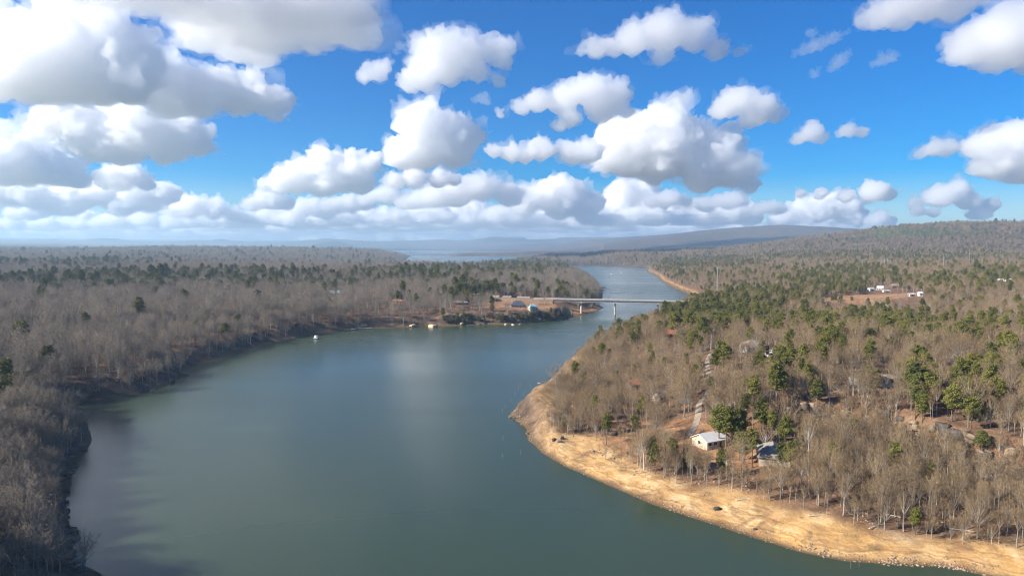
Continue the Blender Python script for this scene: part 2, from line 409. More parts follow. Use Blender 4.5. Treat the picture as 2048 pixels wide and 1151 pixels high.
    b2 = N(nt, 'ShaderNodeBump'); b2.inputs['Distance'].default_value = 14; nt.links.new(far, b2.inputs['Strength'])
    nt.links.new(noise_n(nt, .035, 4, .7, P), b2.inputs['Height']); nt.links.new(b.outputs[0], b2.inputs['Normal'])
    nt.links.new(b2.outputs[0], p.inputs['Normal'])
    return m
me = D.meshes.new('ground')
allv = V.astype(np.float32)
loops = np.concatenate([Q.ravel(), T0.ravel()]).astype(np.int32)
starts = np.concatenate([np.arange(len(Q))*4, len(Q)*4+np.arange(len(T0))*3]).astype(np.int32)
me.vertices.add(len(allv)); me.vertices.foreach_set('co', allv.ravel())
me.loops.add(len(loops)); me.loops.foreach_set('vertex_index', loops)
me.polygons.add(len(starts)); me.polygons.foreach_set('loop_start', starts)
me.polygons.foreach_set('use_smooth', np.ones(len(starts), bool))
me.update(calc_edges=True)
me.materials.append(ground_material())
ground = tag(link('ground', me), 'wooded winter terrain with an ochre drawn-down beach', 'ground', kind='structure')
BVH = BVHTree.FromPolygons(V.tolist(), Q.tolist()+T0.tolist())
def gz(x, y):
    h = BVH.ray_cast(Vector((x, y, 900)), Vector((0, 0, -1)))
    return h[0].z if h[0] is not None else 0.0
def hit(px, py, dz=0.0):
    """ground point under the canopy height dz seen at a photograph pixel"""
    r = ray(px, py)
    h = BVH.ray_cast(Vector((0, 0, CAMH-dz)), Vector(r).normalized())
    if h[0] is None: return None
    return Vector((h[0].x, h[0].y, max(h[0].z, gz(h[0].x, h[0].y))))

# edge of the wood above the beach, right bank, and its clearings (in plan)
EDGE = [(1205,672),(1172,694),(1160,712),(1150,735),(1128,765),(1105,800),(1095,830),(1120,862),(1180,872),(1235,905),(1290,945),(1345,962),(1450,985),(1600,1026),(1750,1059),(1900,1086),(2048,1100),(2200,1112)]
def _w(l):
    o = []
    for p in l:
        q = hit(*p); o.append((q.x, q.y) if q is not None else tuple(at_z(p[0], p[1], 5)[:2]))
    return np.array(o)
EDGEW = _w(EDGE)
def in_poly(P, X, Y):
    ins = np.zeros(X.shape, bool)
    for k in range(len(P)):
        ax, ay = P[k]; bx, by = P[(k+1) % len(P)]
        if ay != by: ins ^= ((ay > Y) != (by > Y)) & (X < (bx-ax)*(Y-ay)/(by-ay)+ax)
    return ins
RSH = np.array([tuple(at_z(*p)[:2]) for p in RIGHT[5:]]+NEARR[:1])
BEACHP = np.vstack([RSH+np.array([0, 0]), [[210, 120]], EDGEW[::-1]])
def poly_sd(P, X, Y):
    best = np.full(X.shape, 1e18)
    for k in range(len(P)):
        ax, ay = P[k]; bx, by = P[(k+1) % len(P)]; ex, ey = bx-ax, by-ay
        t = np.clip(((X-ax)*ex+(Y-ay)*ey)/(ex*ex+ey*ey+1e-9), 0, 1)
        best = np.minimum(best, (X-ax-t*ex)**2+(Y-ay-t*ey)**2)
    return np.where(in_poly(P, X, Y), 1, -1)*np.sqrt(best)
FIELD = _w([(1645,604),(1650,594),(1700,590),(1760,588),(1845,584),(1840,592),(1770,600),(1745,611),(1700,607)])
YARD = _w([(1225,850),(1290,842),(1380,838),(1440,862),(1530,880),(1560,915),(1530,950),(1420,945),(1340,930),(1280,915),(1215,885)])
SPIT = _w([(1085,612),(1130,606),(1180,609),(1206,616),(1180,624),(1140,630),(1090,622),(1000,619),(960,613),(1020,608)])
HAMLET = _w([(935,600),(1110,594),(1112,603),(1060,612),(960,608)])
LAWN = _w([(690,586),(760,592),(815,594),(815,602),(740,601),(690,594)])
sb = poly_sd(BEACHP, GX, GY)
bn = fbm(GX/14, GY/14, 71, 3)
beach = sstep(-7, 5, sb+7*bn)*(GD[:-1] > -3)*(GRad < 1100)
fars = (1-sstep(1.5, 8, GD[:-1]+4*bn))*(GR[:-1] > .5)*(GRad >= 560)*(1-np.clip(beach, 0, 1))     # ochre rim of the upper lake
beach = np.maximum(beach, fars*.65*(GRad < 3500))
dirt = np.zeros(len(GX))
for P, s, k in ((FIELD, 4, 1.), (YARD, 7, .85), (SPIT, 6, 1.), (HAMLET, 6, .8), (LAWN, 5, .8)):
    dirt = np.maximum(dirt, k*sstep(-s, s, poly_sd(P, GX, GY)+s*bn))
pinef = zones(GX, GY, GZ)
rm = (GU > 1330) & (GRad > 2300)
pinef = np.where((GU < 850) & (GRad > 2600), .5, pinef)
pinef = np.where(rm & (GU > 1750) & (GU < 1960) & (GRad > 3300), .5, pinef)
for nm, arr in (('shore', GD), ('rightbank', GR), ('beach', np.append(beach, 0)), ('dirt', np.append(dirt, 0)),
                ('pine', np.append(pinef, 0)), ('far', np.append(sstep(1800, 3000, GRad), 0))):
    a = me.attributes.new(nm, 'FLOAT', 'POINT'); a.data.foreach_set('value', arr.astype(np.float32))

# ------------------------------------------------------------------ water
def water_material():
    m, nt, p = newmat('lake water')
    geo = N(nt, 'ShaderNodeNewGeometry'); P = geo.outputs['Position']
    mp = N(nt, 'ShaderNodeMapping'); nt.links.new(P, mp.inputs[0]); mp.inputs['Scale'].default_value = (1, 1.6, 1)
    mp.inputs['Scale'].default_value = (.35, 1.3, 1)
    calm = noise_n(nt, .009, 3, .5, mp.outputs[0], .5); big = noise_n(nt, .0022, 2, .5, P, .4)
    p.inputs['Base Color'].default_value = (.038,.058,.034,1)
    ad = N(nt, 'ShaderNodeMath', operation='ADD'); nt.links.new(mrange(nt, calm, .3, .7, .0, .09), ad.inputs[0]); nt.links.new(mrange(nt, big, .35, .65, .18, .21), ad.inputs[1])
    nt.links.new(ad.outputs[0], p.inputs['Roughness'])
    p.inputs['IOR'].default_value = 1.333; p.inputs['Specular IOR Level'].default_value = .5
    return m
S_ = 27500
wa = np.radians(np.linspace(-180, 180, 73))[:-1]; wr = np.geomspace(6, 27500, 60)
WA, WR = np.meshgrid(wa, wr); nw = len(wa)
wv = np.vstack([np.stack([WR*np.sin(WA), WR*np.cos(WA), 0*WA], -1).reshape(-1, 3), [[0, 0, 0]]])
wf = [(i*nw+j, i*nw+(j+1) % nw, (i+1)*nw+(j+1) % nw) for i in range(len(wr)-1) for j in range(nw)]+[(i*nw+j, (i+1)*nw+(j+1) % nw, (i+1)*nw+j) for i in range(len(wr)-1) for j in range(nw)]+[(len(wv)-1, (j+1) % nw, j) for j in range(nw)]
wf = [(a_, c_, b_) for a_, b_, c_ in wf]
water = link('lake_water', npmesh('lake_water', wv, wf, water_material()))
tag(water, 'grey green lake water between wooded banks', 'water', kind='structure')

# ------------------------------------------------------------------ air
hm = D.materials.new('haze'); hm.use_nodes = True; hn = hm.node_tree; hn.nodes.clear()
ho = hn.nodes.new('ShaderNodeOutputMaterial'); hv = hn.nodes.new('ShaderNodeVolumePrincipled')
hv.inputs['Color'].default_value = (.55,.78,1,1); hv.inputs['Density'].default_value = 8e-5; hv.inputs['Anisotropy'].default_value = .25
hn.links.new(hv.outputs[0], ho.inputs['Volume'])
ztop = max(float(GZ.max())+30, CAMH+30)
mb = MB(); mb.box((0, 0, (ztop-7)/2), (56000, 56000, ztop+7))
haze = mb.build('haze', hm); tag(haze, 'thin pale blue winter haze over the lake', 'haze', kind='stuff')

# ------------------------------------------------------------------ clouds
def cloudmat(name, dens):
    m = D.materials.new(name); m.use_nodes = True; n = m.node_tree; n.nodes.clear()
    o = n.nodes.new('ShaderNodeOutputMaterial'); v = n.nodes.new('ShaderNodeVolumeScatter')
    v.inputs['Color'].default_value = (1, 1, 1, 1); v.inputs['Density'].default_value = dens; v.inputs['Anisotropy'].default_value = .55
    n.links.new(v.outputs[0], o.inputs['Volume']); return m
CM = {'n': cloudmat('cloud', .0082), 't': cloudmat('thin cloud', .0042), 'f': cloudmat('far cloud', .0036), 'v': cloudmat('cloud veil', .0017), 'vf': cloudmat('far cloud veil', .0013)}
_ico = {}
def icos(sub):
    if sub not in _ico:
        bm = bmesh.new(); bmesh.ops.create_icosphere(bm, subdivisions=sub, radius=1)
        bm.verts.ensure_lookup_table()
        _ico[sub] = (np.array([v.co[:] for v in bm.verts]), np.array([[v.index for v in f.verts] for f in bm.faces])); bm.free()
    return _ico[sub]
NCT = [0]
def make_cloud(lobes, base_y, label, seed, alt=1400, mat='n', plane=False, res=None, group=None):
    rs = np.random.RandomState(seed)
    if res is None: res = int(np.clip((max(l[0]+l[2] for l in lobes)-min(l[0]-l[2] for l in lobes))/2.1, 44, 150))
    cx = np.mean([l[0] for l in lobes])
    r0 = ray(cx, base_y); dep = (alt-CAMH)/r0[2]*r0[1]
    sph = []
    for (px, py, pr) in lobes:
        v = ray(px, py)
        if plane:                       # a wide sheet overhead: each lobe sits on the cloud base, seen from below
            t = (alt+60-CAMH)/v[2]; c = v*t; dd = c[1]; c = c+np.array([0, 0, CAMH])
        else:
            dd = dep; c = v*(dep/v[1])+np.array([0, 0, CAMH])
        R = pr/F*dd
        for k in range(3):
            q = 1 if k == 1 else rs.uniform(.6, .95)
            cc = c+np.array([0 if k == 1 else rs.uniform(-.5, .5)*R, (k-1)*R*rs.uniform(.5, 1.0), 0 if k == 1 else rs.uniform(-.2, .2)*R])
            sph.append((cc, R*q*.92))
            for j in range(13 if k < 2 else 6):
                u = rs.normal(size=3); u /= np.linalg.norm(u)
                if u[2] < -.2: u[2] *= -1
                if k == 1 and rs.rand() < .6: u[1] = -abs(u[1])
                r2 = R*q*rs.uniform(.18, .5); c2 = cc+u*R*q*rs.uniform(.7, .98)
                sph.append((c2, r2))
                for i in range(4):
                    w = rs.normal(size=3); w /= np.linalg.norm(w); w[2] = abs(w[2])
                    sph.append((c2+w*r2*.92, r2*rs.uniform(.22, .5)))
    org = np.mean([c for c, R in sph], axis=0)
    mr = np.median([l[2] for l in lobes])/F*dep
    nm = cloud_body(sph, org, alt, mr, res, seed, 1.0 if plane else .45, CM[mat], 1.0 if mat != 't' else 2.3)
    o = link('cloud', nm, None, org)
    if mat != 't':
        vs = [(c+rs.normal(0, .10, 3)*R, R*rs.uniform(.7, 1.28)) for c, R in sph if rs.rand() < .55]
        vl = link('veil', cloud_body(vs, org, alt, mr, int(res*.62), seed+50, 1.0 if plane else .45, CM['vf' if mat == 'f' else 'v'], 1.9), o); vl['kind'] = 'stuff'
    return tag(o, label, 'cloud', group)
def cloud_body(sph, org, alt, mr, res, seed, YS, mat, rag):
    Vs, Fs, n = [], [], 0
    v, f = icos(1)
    for c, R in sph:
        p = c+v*R
        p[:, 2] = np.where(p[:, 2] < alt, alt-(alt-p[:, 2])*.13, p[:, 2])
        Vs.append(p); Fs.append(f+n); n += len(v)
    Vs = np.concatenate(Vs)-org; Fs = np.concatenate(Fs); Vs[:, 1] *= YS
    def fuse(mesh, size):
        tmp = D.objects.new('tmp', mesh); COL.objects.link(tmp)
        md = tmp.modifiers.new('r', 'REMESH'); md.mode = 'VOXEL'; md.voxel_size = size
        out = D.meshes.new_from_object(tmp.evaluated_get(bpy.context.evaluated_depsgraph_get()))
        D.objects.remove(tmp); D.meshes.remove(mesh); return out
    vox = float(np.ptp(Vs[:, 0])/res)
    nm = fuse(npmesh('tmp', Vs, Fs, mat), vox)
    nv = len(nm.vertices); P = np.empty(nv*3); nm.vertices.foreach_get('co', P); P = P.reshape(-1, 3)
    P[:, 1] /= YS
    Nn = np.empty(nv*3); nm.vertex_normals.foreach_get('vector', Nn); Nn = Nn.reshape(-1, 3)
    ds = 0
    for k, (s, a) in enumerate([(.9,.20),(.45,.23),(.22,.20),(.11,.14)]):
        ds = ds+a*(np.abs(noise3(P/(mr*s)+17, seed+k))*2.6-.55)
    P = P+Nn*(ds*mr*rag*np.clip(Nn[:, 2]*1.2+1.05, .2, 1))[:, None]*np.array([1, .7, 1]); P[:, 1] *= YS
    nm.vertices.foreach_set('co', P.ravel().astype(np.float32)); nm.update()
    nm = fuse(nm, vox*.95)                                          # fuse folds so that the body is one closed surface
    P = np.empty(len(nm.vertices)*3, dtype=np.float32); nm.vertices.foreach_get('co', P); P = P.reshape(-1, 3); P[:, 1] *= 1/YS
    nm.vertices.foreach_set('co', P.ravel())
    nm.materials.clear(); nm.materials.append(mat); nm.name = 'cloud'
    nm.polygons.foreach_set('use_smooth', np.ones(len(nm.polygons), bool))
    nm.update(); NCT[0] += len(nm.loops)-2*len(nm.polygons)
    return nm
CL = [
 ([(170,-30,60),(260,-15,65),(350,5,70),(430,25,75),(500,45,80),(560,45,75),(620,50,65),(675,60,45),(708,74,26),(470,100,40),(520,118,28),(400,75,45),(690,20,35)], 150, 'huge cloud sheet with a broad grey underside', dict(alt=1250, plane=True, res=150)),
 ([(-10,160,50),(40,125,58),(110,100,66),(190,92,60),(235,115,55),(120,160,66),(60,175,46),(200,165,56),(262,180,40),(285,140,36)], 214, 'towering white cloud bulging beside the huge grey sheet', {}),
 ([(310,180,50),(380,188,46),(440,185,38),(330,215,36),(400,212,32),(500,172,20),(525,208,30),(565,212,24),(556,238,16),(470,205,34)], 240, 'long white cloud trailing a ragged tip over open blue', {}),
 ([(200,255,40),(140,255,36),(98,262,22),(258,265,50),(320,275,50),(378,280,36),(240,305,38),(330,305,34),(393,298,20),(180,295,38)], 334, 'broad bright cloud with grey flat base beneath the towering one', {}),
 ([(70,325,44),(15,340,46),(112,350,30),(150,366,18),(-30,340,40)], 372, 'rounded cloud mound low under the broad bright cloud', {}),
 ([(230,362,30),(292,370,17),(265,352,18)], 382, 'small cloud beside the rounded mound', {}),
 ([(-20,390,34),(30,390,32),(90,400,28),(150,400,32),(210,395,28),(280,400,28),(335,392,22),(120,415,24),(250,415,24)], 436, 'long layered cloud bank with many small heads', dict(mat='f')),
 ([(380,418,26),(428,422,20),(465,430,14),(350,425,18)], 445, 'two-headed little cloud at the end of the layered bank', dict(mat='f')),
 ([(600,350,26),(648,338,32),(700,350,32),(560,370,22),(740,330,18),(650,372,32),(720,368,28),(590,375,18),(530,372,12)], 391, 'lumpy cloud ridge leaning on a tall cauliflower cloud', {}),
 ([(848,262,42),(830,240,18),(905,268,32),(940,275,22),(850,305,42),(800,315,30),(908,308,36)], 346, 'tall cauliflower cloud with a notched top', {}),
 ([(790,364,17),(830,361,21),(880,361,19),(908,363,12)], 378, 'flat bright cloud bar under the tall cauliflower cloud', {}),
 ([(1330,272,42),(1300,298,46),(1242,295,36),(1380,298,44),(1428,312,42),(1468,345,32),(1502,375,15),(1400,350,42),(1310,335,42),(1225,320,26),(1260,330,30)], 392, 'massive white cloud dome over the far ridge', {}),
 ([(1180,308,24),(1140,310,22),(1080,303,22),(1025,312,18),(988,305,14),(1050,314,18)], 336, 'string of white puffs tied to the massive dome', {}),
 ([(965,383,26),(1012,395,22),(920,392,28),(870,398,28),(830,410,22)], 416, 'soft cloud hump between the bar and the ridge clouds', dict(mat='f')),
 ([(1120,378,24),(1152,390,22),(1185,410,20),(1090,398,26),(1050,412,28),(1120,415,34),(1170,425,24)], 442, 'wide low cloud with one round head above the lake', dict(mat='f')),
 ([(1240,392,26),(1280,393,24),(1292,415,28),(1230,415,24)], 446, 'square-shouldered low cloud under the massive dome', dict(mat='f')),
 ([(1345,432,22),(1400,436,22),(1450,430,26),(1490,432,24),(1420,445,18)], 458, 'low cloud row with two peaks over the long ridge', dict(mat='f')),
 ([(1600,390,10),(1640,390,13),(1690,396,13),(1740,388,22),(1772,392,15)], 410, 'thin-tailed cloud with a round right head', {}),
 ([(1560,442,20),(1620,426,26),(1680,420,26),(1710,440,22),(1600,448,20),(1500,440,18)], 462, 'broad low cloud heap behind the right mountain', dict(mat='f')),
 ([(1760,440,14),(1745,448,12),(1780,450,10)], 458, 'tiny upright cloud on the mountain skyline', dict(mat='f')),
 ([(1880,398,22),(1912,388,22),(1932,405,18),(1980,415,15),(1830,410,10),(1960,430,15)], 442, 'peaked cloud drifting above the right mountain', dict(mat='f')),
 ([(1866,300,16),(1892,300,18),(1842,310,10)], 323, 'lone small oval cloud over the right mountain', {}),
 ([(1958,298,26),(2000,308,32),(2040,280,32),(2056,320,38),(1990,335,28),(2070,345,40)], 363, 'grey-bellied cloud rising over the right mountain end', {}),
 ([(1490,208,27),(1460,215,27),(1520,225,27),(1552,236,15),(1440,226,17),(1474,190,9),(1500,243,20)], 269, 'compact white cloud with wispy crown', {}),
 ([(1620,268,20),(1600,280,12),(1642,278,13)], 293, 'small dome cloud, left one of a close pair', {}),
 ([(1700,264,15),(1722,268,11),(1680,270,8)], 279, 'smaller flat cloud, right one of a close pair', {}),
 ([(1330,70,42),(1265,85,34),(1390,78,34),(1190,103,20),(1440,103,20),(1478,108,9),(1160,104,10),(1325,115,18),(1230,100,20)], 132, 'wide white cloud with pointed ends high in blue sky', {}),
 ([(900,105,36),(860,120,32),(950,105,32),(992,112,26),(1022,98,15),(850,150,32),(818,170,20),(900,150,30),(955,150,20),(998,165,12),(1010,130,14)], 190, 'ragged white cloud with torn right edge', {}),
 ([(750,144,20),(728,155,14),(772,137,13)], 172, 'little round cloud beside the ragged torn one', {}),
 ([(1180,188,34),(1228,200,30),(1130,202,30),(1080,206,21),(1040,216,17),(1200,225,30),(1140,240,20),(1120,256,12),(1252,226,13),(1002,230,8),(1190,160,11)], 264, 'craggy white cloud with a pointed left tail', {}),
 ([(1790,20,40),(1850,8,42),(1750,42,24),(1910,12,36),(1950,0,20),(1810,45,20),(1728,45,10)], 74, 'white cloud at the zenith side of the right sky', {}),
 ([(1960,90,42),(2010,66,46),(2060,80,60),(1930,112,24),(2000,118,36),(2090,110,50)], 156, 'large soft cloud beside the right sky cloud', {}),
 ([(1640,93,11),(1668,80,11),(1605,105,9),(1622,70,7),(1690,68,5),(1590,112,5),(1655,86,9),(1622,100,10)], 118, 'slanting wisp of torn cloud', dict(mat='t', res=110)),
 ([(1684,122,11),(1664,138,8),(1630,150,7),(1675,130,9)], 158, 'second slanting wisp below the first', dict(mat='t', res=100)),
 ([(1770,122,11),(1745,132,5),(1786,118,8),(1758,128,6)], 140, 'faint wisp drifting free in blue sky', dict(mat='t', res=90)),
 ([(820,80,9),(800,95,7),(835,70,6),(792,105,5)], 108, 'curl of mist above the ragged cloud', dict(mat='t', res=90)),
 ([(966,200,10),(950,203,5),(975,206,6)], 214, 'small scrap of cloud under the ragged one', dict(mat='t', res=70)),
 ([(1345,210,8),(1365,203,8),(1320,220,7),(1310,228,5),(1335,216,7)], 234, 'thin streak of cloud above the massive dome', dict(mat='t', res=90)),
 ([(1975,260,10),(1990,255,7),(1960,258,5)], 270, 'scrap of cloud above the grey-bellied cloud', dict(mat='t', res=70)),
 ([(10,270,14),(-15,272,14),(32,248,6)], 284, 'small cloud fragment by the broad bright cloud', dict(mat='t', res=70)),
]
BANK = [(540,408,26,'pale'),(620,425,24,'lumpy'),(690,412,30,'broad'),(770,400,26,'bright'),(760,430,24,'flat'),(850,428,26,'soft'),(930,430,28,'hazy'),(1010,436,22,'slim'),
        (1080,440,24,'low'),(1180,444,20,'thin'),(1330,405,26,'round'),(1390,412,24,'leaning'),(1460,405,22,'twin'),(1540,420,20,'small'),(60,428,24,'grey'),(170,440,24,'ragged'),(280,432,22,'narrow'),(1660,450,18,'distant'),(1850,425,16,'faint')]
rb = np.random.RandomState(77)
for (bx, cy_, rr, adj) in BANK:
    n = rb.randint(4, 7); lob = []
    for i in range(n):
        q = (i-(n-1)/2)/n*2; lob.append((bx+q*rr*1.7+rb.uniform(-5, 5), cy_-rr*.35*(1-q*q)*rb.uniform(.3, 1.4)+rr*.2, rr*rb.uniform(.5, .85)*(1-.35*abs(q))))
    CL.append((lob, cy_+rr*.75, adj+' cloud head in the long white bank over the lake horizon', dict(mat='f')))
for k, (lob, by, lab, kw) in enumerate(CL):
    make_cloud(lob, by, lab, 100+k, **kw)
# rows of small flat clouds down to the horizon: six shapes, copied
protos = []
rs = np.random.RandomState(5)
for k in range(6):
    n = rs.randint(4, 8)
    lob = [(1024+(i-(n-1)/2)*20+rs.uniform(-6, 6), 440-rs.uniform(0, 12)*(1-abs(i-(n-1)/2)/n*1.6), rs.uniform(9, 16)) for i in range(n)]
    protos.append(make_cloud(lob, 446, 'small flat cloud in the rows low over the horizon', 300+k, mat='f', res=70, group='small clouds low over the horizon'))
low = []
for i in range(90):
    by = rs.choice([446, 451, 455, 459, 463, 467, 471]) + rs.uniform(-2, 2)
    bx = rs.uniform(430, 1330) if rs.rand() < .55 else rs.uniform(-150, 2200)
    if bx > 1650 and by > 452: continue
    low.append((bx, by, 1400, 1.0))
for i in range(46): low.append((rs.uniform(-120, 1500), rs.uniform(469, 479), 1150, 1.7))
for i, (bx, by, al, ks) in enumerate(low):
    src = protos[i % 6]
    o = src if i < 6 else src.copy()
    if i >= 6:
        COL.objects.link(o)
        for ch in src.children: c2 = ch.copy(); COL.objects.link(c2); c2.parent = o
    r0 = ray(bx, by); dep = (al-CAMH)/r0[2]
    o.location = (r0[0]*dep, r0[1]*dep, al+250)
    o.rotation_euler = (0, 0, rs.choice([0, math.pi])+rs.uniform(-.3, .3))
    s = rs.uniform(.75, 1.5)*ks; o.scale = (s*1.25, s, s*rs.uniform(.75, 1.1))
# the same fair-weather clouds go on beyond the frame
for i in range(16):
    a = math.radians(rs.uniform(55, 305)); dd = rs.uniform(5000, 16000)
    o = protos[i % 6].copy(); COL.objects.link(o); o['label'] = 'fair weather cloud behind the viewpoint'; o['group'] = 'clouds behind the viewpoint'
    o.location = (math.sin(a)*dd, math.cos(a)*dd, 1600); s = rs.uniform(.5, .9); o.scale = (s, s, s); o.rotation_euler = (0, 0, rs.uniform(0, 6))

# ------------------------------------------------------------------ trees
class TB:
    """tubes with few sides, for trunks and twigs"""
    def __init__(s): s.V = []; s.F = []; s.n = 0
    def path(s, pts, rads, k=3):
        pts = [Vector(p) for p in pts]
        ax = (pts[-1]-pts[0]).normalized(); u = ax.orthogonal().normalized(); w = ax.cross(u)
        cs = [(math.cos(6.2832*i/k), math.sin(6.2832*i/k)) for i in range(k)]
        n0 = s.n
        for p, r in zip(pts, rads):
            for c, e in cs: s.V.append((p+u*(c*r)+w*(e*r))[:])
        for j in range(len(pts)-1):
            for i in range(k):
                a = n0+j*k+i; b = n0+j*k+(i+1) % k
                s.F.append((a, b, b+k)); s.F.append((a, b+k, a+k))
        s.n += k*len(pts)
    def spike(s, a, b, r):
        a = Vector(a); b = Vector(b); ax = (b-a).normalized(); u = ax.orthogonal().normalized(); w = ax.cross(u)
        n0 = s.n
        for i in range(3):
            t = 2.0944*i; s.V.append((a+u*(math.cos(t)*r)+w*(math.sin(t)*r))[:])
        s.V.append(b[:]); s.n += 4
        for i in range(3): s.F.append((n0+i, n0+(i+1) % 3, n0+3))
def rdir(R, up=.3):
    v = Vector((R.gauss(0, 1), R.gauss(0, 1), R.gauss(up, .6))); return v.normalized()
def bare_tree(seed, h, spread, nl, low=.35, nb=5, ntw=6, tr=.17, tw=.02):
    """trunk, limbs fanning out to a domed crown, branches and twigs filling its outer shell"""
    R = random.Random(seed); t = TB(); c = TB()
    lean = Vector((R.uniform(-.05, .05), R.uniform(-.05, .05), 1))
    top = h*.74
    pts = [Vector((0, 0, -.5))]+[lean*(top*q)+Vector((R.uniform(-.15, .15), R.uniform(-.15, .15), 0))*(h/14) for q in (.2, .45, .7, 1)]
    t.path(pts, [tr*1.25, tr, tr*.82, tr*.5, tr*.16], 6)
    base = [Vector((0, 0, 0))]+pts[1:]
    def along(q):
        q = min(.999, q)*4; i = int(q); return base[i].lerp(base[i+1], q-i)
    zc = h*(low*.55+.42); rz = h-zc
    for k in range(nl):
        q = (k+R.random())/nl; a = k*2.4+R.uniform(-.5, .5)
        el = math.asin(min(1, -.25+1.22*q**.8))
        rr = R.uniform(.78, 1.06)
        tip = Vector((math.cos(a)*math.cos(el)*spread*rr, math.sin(a)*math.cos(el)*spread*rr, zc+math.sin(el)*rz*rr*(1 if el > 0 else .6)))+lean*0
        p0 = along(max(low, .95*(tip.z/h)-.30+R.uniform(-.08, .04)))
        p1 = p0.lerp(tip, .5)+Vector((R.uniform(-.3, .3), R.uniform(-.3, .3), R.uniform(-.5, .1)))*(h/14)
        d = (tip-p0).normalized(); L = (tip-p0).length
        r0 = tr*.34*R.uniform(.7, 1.1); t.path([p0, p1, tip], [r0, r0*.6, r0*.15], 4)
        for b in range(nb):
            f = .38+.6*(b+R.random())/nb
            s0 = p0.lerp(p1, f*2) if f < .5 else p1.lerp(tip, f*2-1)
            bd = (d*.55+rdir(R, .35)*.9).normalized(); bl = min(L*.5, spread*.5)*R.uniform(.55, 1.0)
            s1 = s0+bd*bl
            c.path([s0, s0.lerp(s1, .5)+Vector((R.uniform(-.1, .1), R.uniform(-.1, .1), R.uniform(0, .15))), s1], [tw*1.9, tw*1.4, tw*.7], 3)
            for w in range(ntw):
                g = .2+.8*(w+R.random())/ntw; e0 = s0.lerp(s1, g)
                e1 = e0+(bd*.6+rdir(R, .35)).normalized()*R.uniform(.55, 1.25)*(h/14)
                c.spike(e0, e1, tw)
                if R.random() < .7:
                    e2 = e0.lerp(e1, .45); c.spike(e2, e2+rdir(R, .3)*R.uniform(.4, .8), tw*.8)
    return t, c
def pine_tree(seed, h, low, wid, ncl, tr=.2, irregular=.3, nt=80):
    R = random.Random(seed); t = TB()
    lean = Vector((R.uniform(-.04, .04), R.uniform(-.04, .04), 1))
    t.path([Vector((0, 0, -.5)), lean*h*.4, lean*h*.96], [tr*1.2, tr*.8, tr*.2], 6)
    rng = np.random.RandomState(seed); Vv = []; Ff = []; n = 0
    for k in range(ncl):
        q = (k+R.random())/ncl                      # 0 bottom of crown .. 1 top
        z = h*(low+(1-low)*q)
        prof = math.sin(math.pi*min(1, .22+q*.70))**.6
        a = k*2.399+R.uniform(-.5, .5); rr = wid*prof*R.uniform(.25, 1.0)*(1-irregular*R.random())
        c = np.array([math.cos(a)*rr+lean.x*z, math.sin(a)*rr+lean.y*z, z+R.uniform(-.3, .3)])
        if rr > wid*.45: t.path([lean*(z-.5*rr*.6), Vector(c)], [tr*.22, tr*.06], 3)
        s = wid*R.uniform(.26, .42)*(1.0 if q < .85 else .75)
        m = int(nt*R.uniform(.7, 1.2))
        d = rng.normal(size=(m, 3)); d /= np.linalg.norm(d, axis=1)[:, None]
        pos = c+d*(rng.uniform(.35, 1, size=(m, 1))**.5)*np.array([s, s, s*.62])
        dirs = d*.8+rng.normal(size=(m, 3))*.6+np.array([0, 0, .35]); dirs /= np.linalg.norm(dirs, axis=1)[:, None]
        sd = np.cross(dirs, rng.normal(size=(m, 3))); sd /= np.linalg.norm(sd, axis=1)[:, None]+1e-9
        L = rng.uniform(.32, .62, size=(m, 1))*(wid/2.6)**.5; W = L*.34
        tri = np.stack([pos-dirs*L*.4-sd*W, pos-dirs*L*.4+sd*W, pos+dirs*L*.7], 1).reshape(-1, 3)
        Vv.append(tri); Ff.append(np.arange(m*3).reshape(-1, 3)+n); n += m*3
    c = TB(); c.V = np.concatenate(Vv); c.F = np.concatenate(Ff); c.n = n
    return t, c
PROTO = D.collections.new('scatter_shapes')
BARE = []; PINE = []
def proto(i, prefix, t, c, mt, mc, store):
    tm = npmesh('trunk', t.V, t.F, mt); cm = npmesh('crown', c.V, c.F, mc)
    V_ = np.vstack([np.asarray(t.V), np.asarray(c.V)]); F_ = np.vstack([np.asarray(t.F), np.asarray(c.F)+t.n])
    jm = npmesh(prefix, V_, F_, [mt, mc], midx=np.concatenate([np.zeros(len(t.F)), np.ones(len(c.F))]))
    o = D.objects.new('%s_%02d' % (prefix, i), jm); PROTO.objects.link(o)
    store.append((tm, cm, o))
specs = [(13,4.4,22,.34,.17),(14.5,5.0,26,.38,.19),(11.5,3.6,20,.30,.14),(15.5,3.2,18,.54,.16),(14.5,2.1,13,.56,.11),(10.5,4.0,20,.24,.15),(16,5.6,28,.40,.23),(13.5,1.6,10,.60,.09)]
for i, (h, s, nl, lw, tr) in enumerate(specs):
    t, c = bare_tree(40+i, h, s, nl, lw, 5, 6, tr, .021)
    proto(i, 'bare', t, c, M['trunk'], M['twig'], BARE)
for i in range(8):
    o = D.objects.new('bareleft_%02d' % i, BARE[i][2].data.copy()); o.data.materials[1] = M['twig_grey']; PROTO.objects.link(o)  # left-bank shapes take the twig colour with shade painted in
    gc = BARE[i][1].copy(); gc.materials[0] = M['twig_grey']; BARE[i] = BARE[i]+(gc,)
pspecs = [(14,.44,3.1,46,.22,.3),(15.5,.52,3.0,40,.24,.35),(12,.34,2.8,42,.18,.25),(13.5,.42,3.7,54,.22,.4),(9,.16,2.3,36,.14,.2),(16,.56,2.9,38,.24,.45)]
for i, (h, lw, w, n, tr, ir) in enumerate(pspecs):
    t, c = pine_tree(80+i, h, lw, w, n, tr, ir)
    proto(i, 'pine', t, c, M['pinetrunk'], M['needle'], PINE)
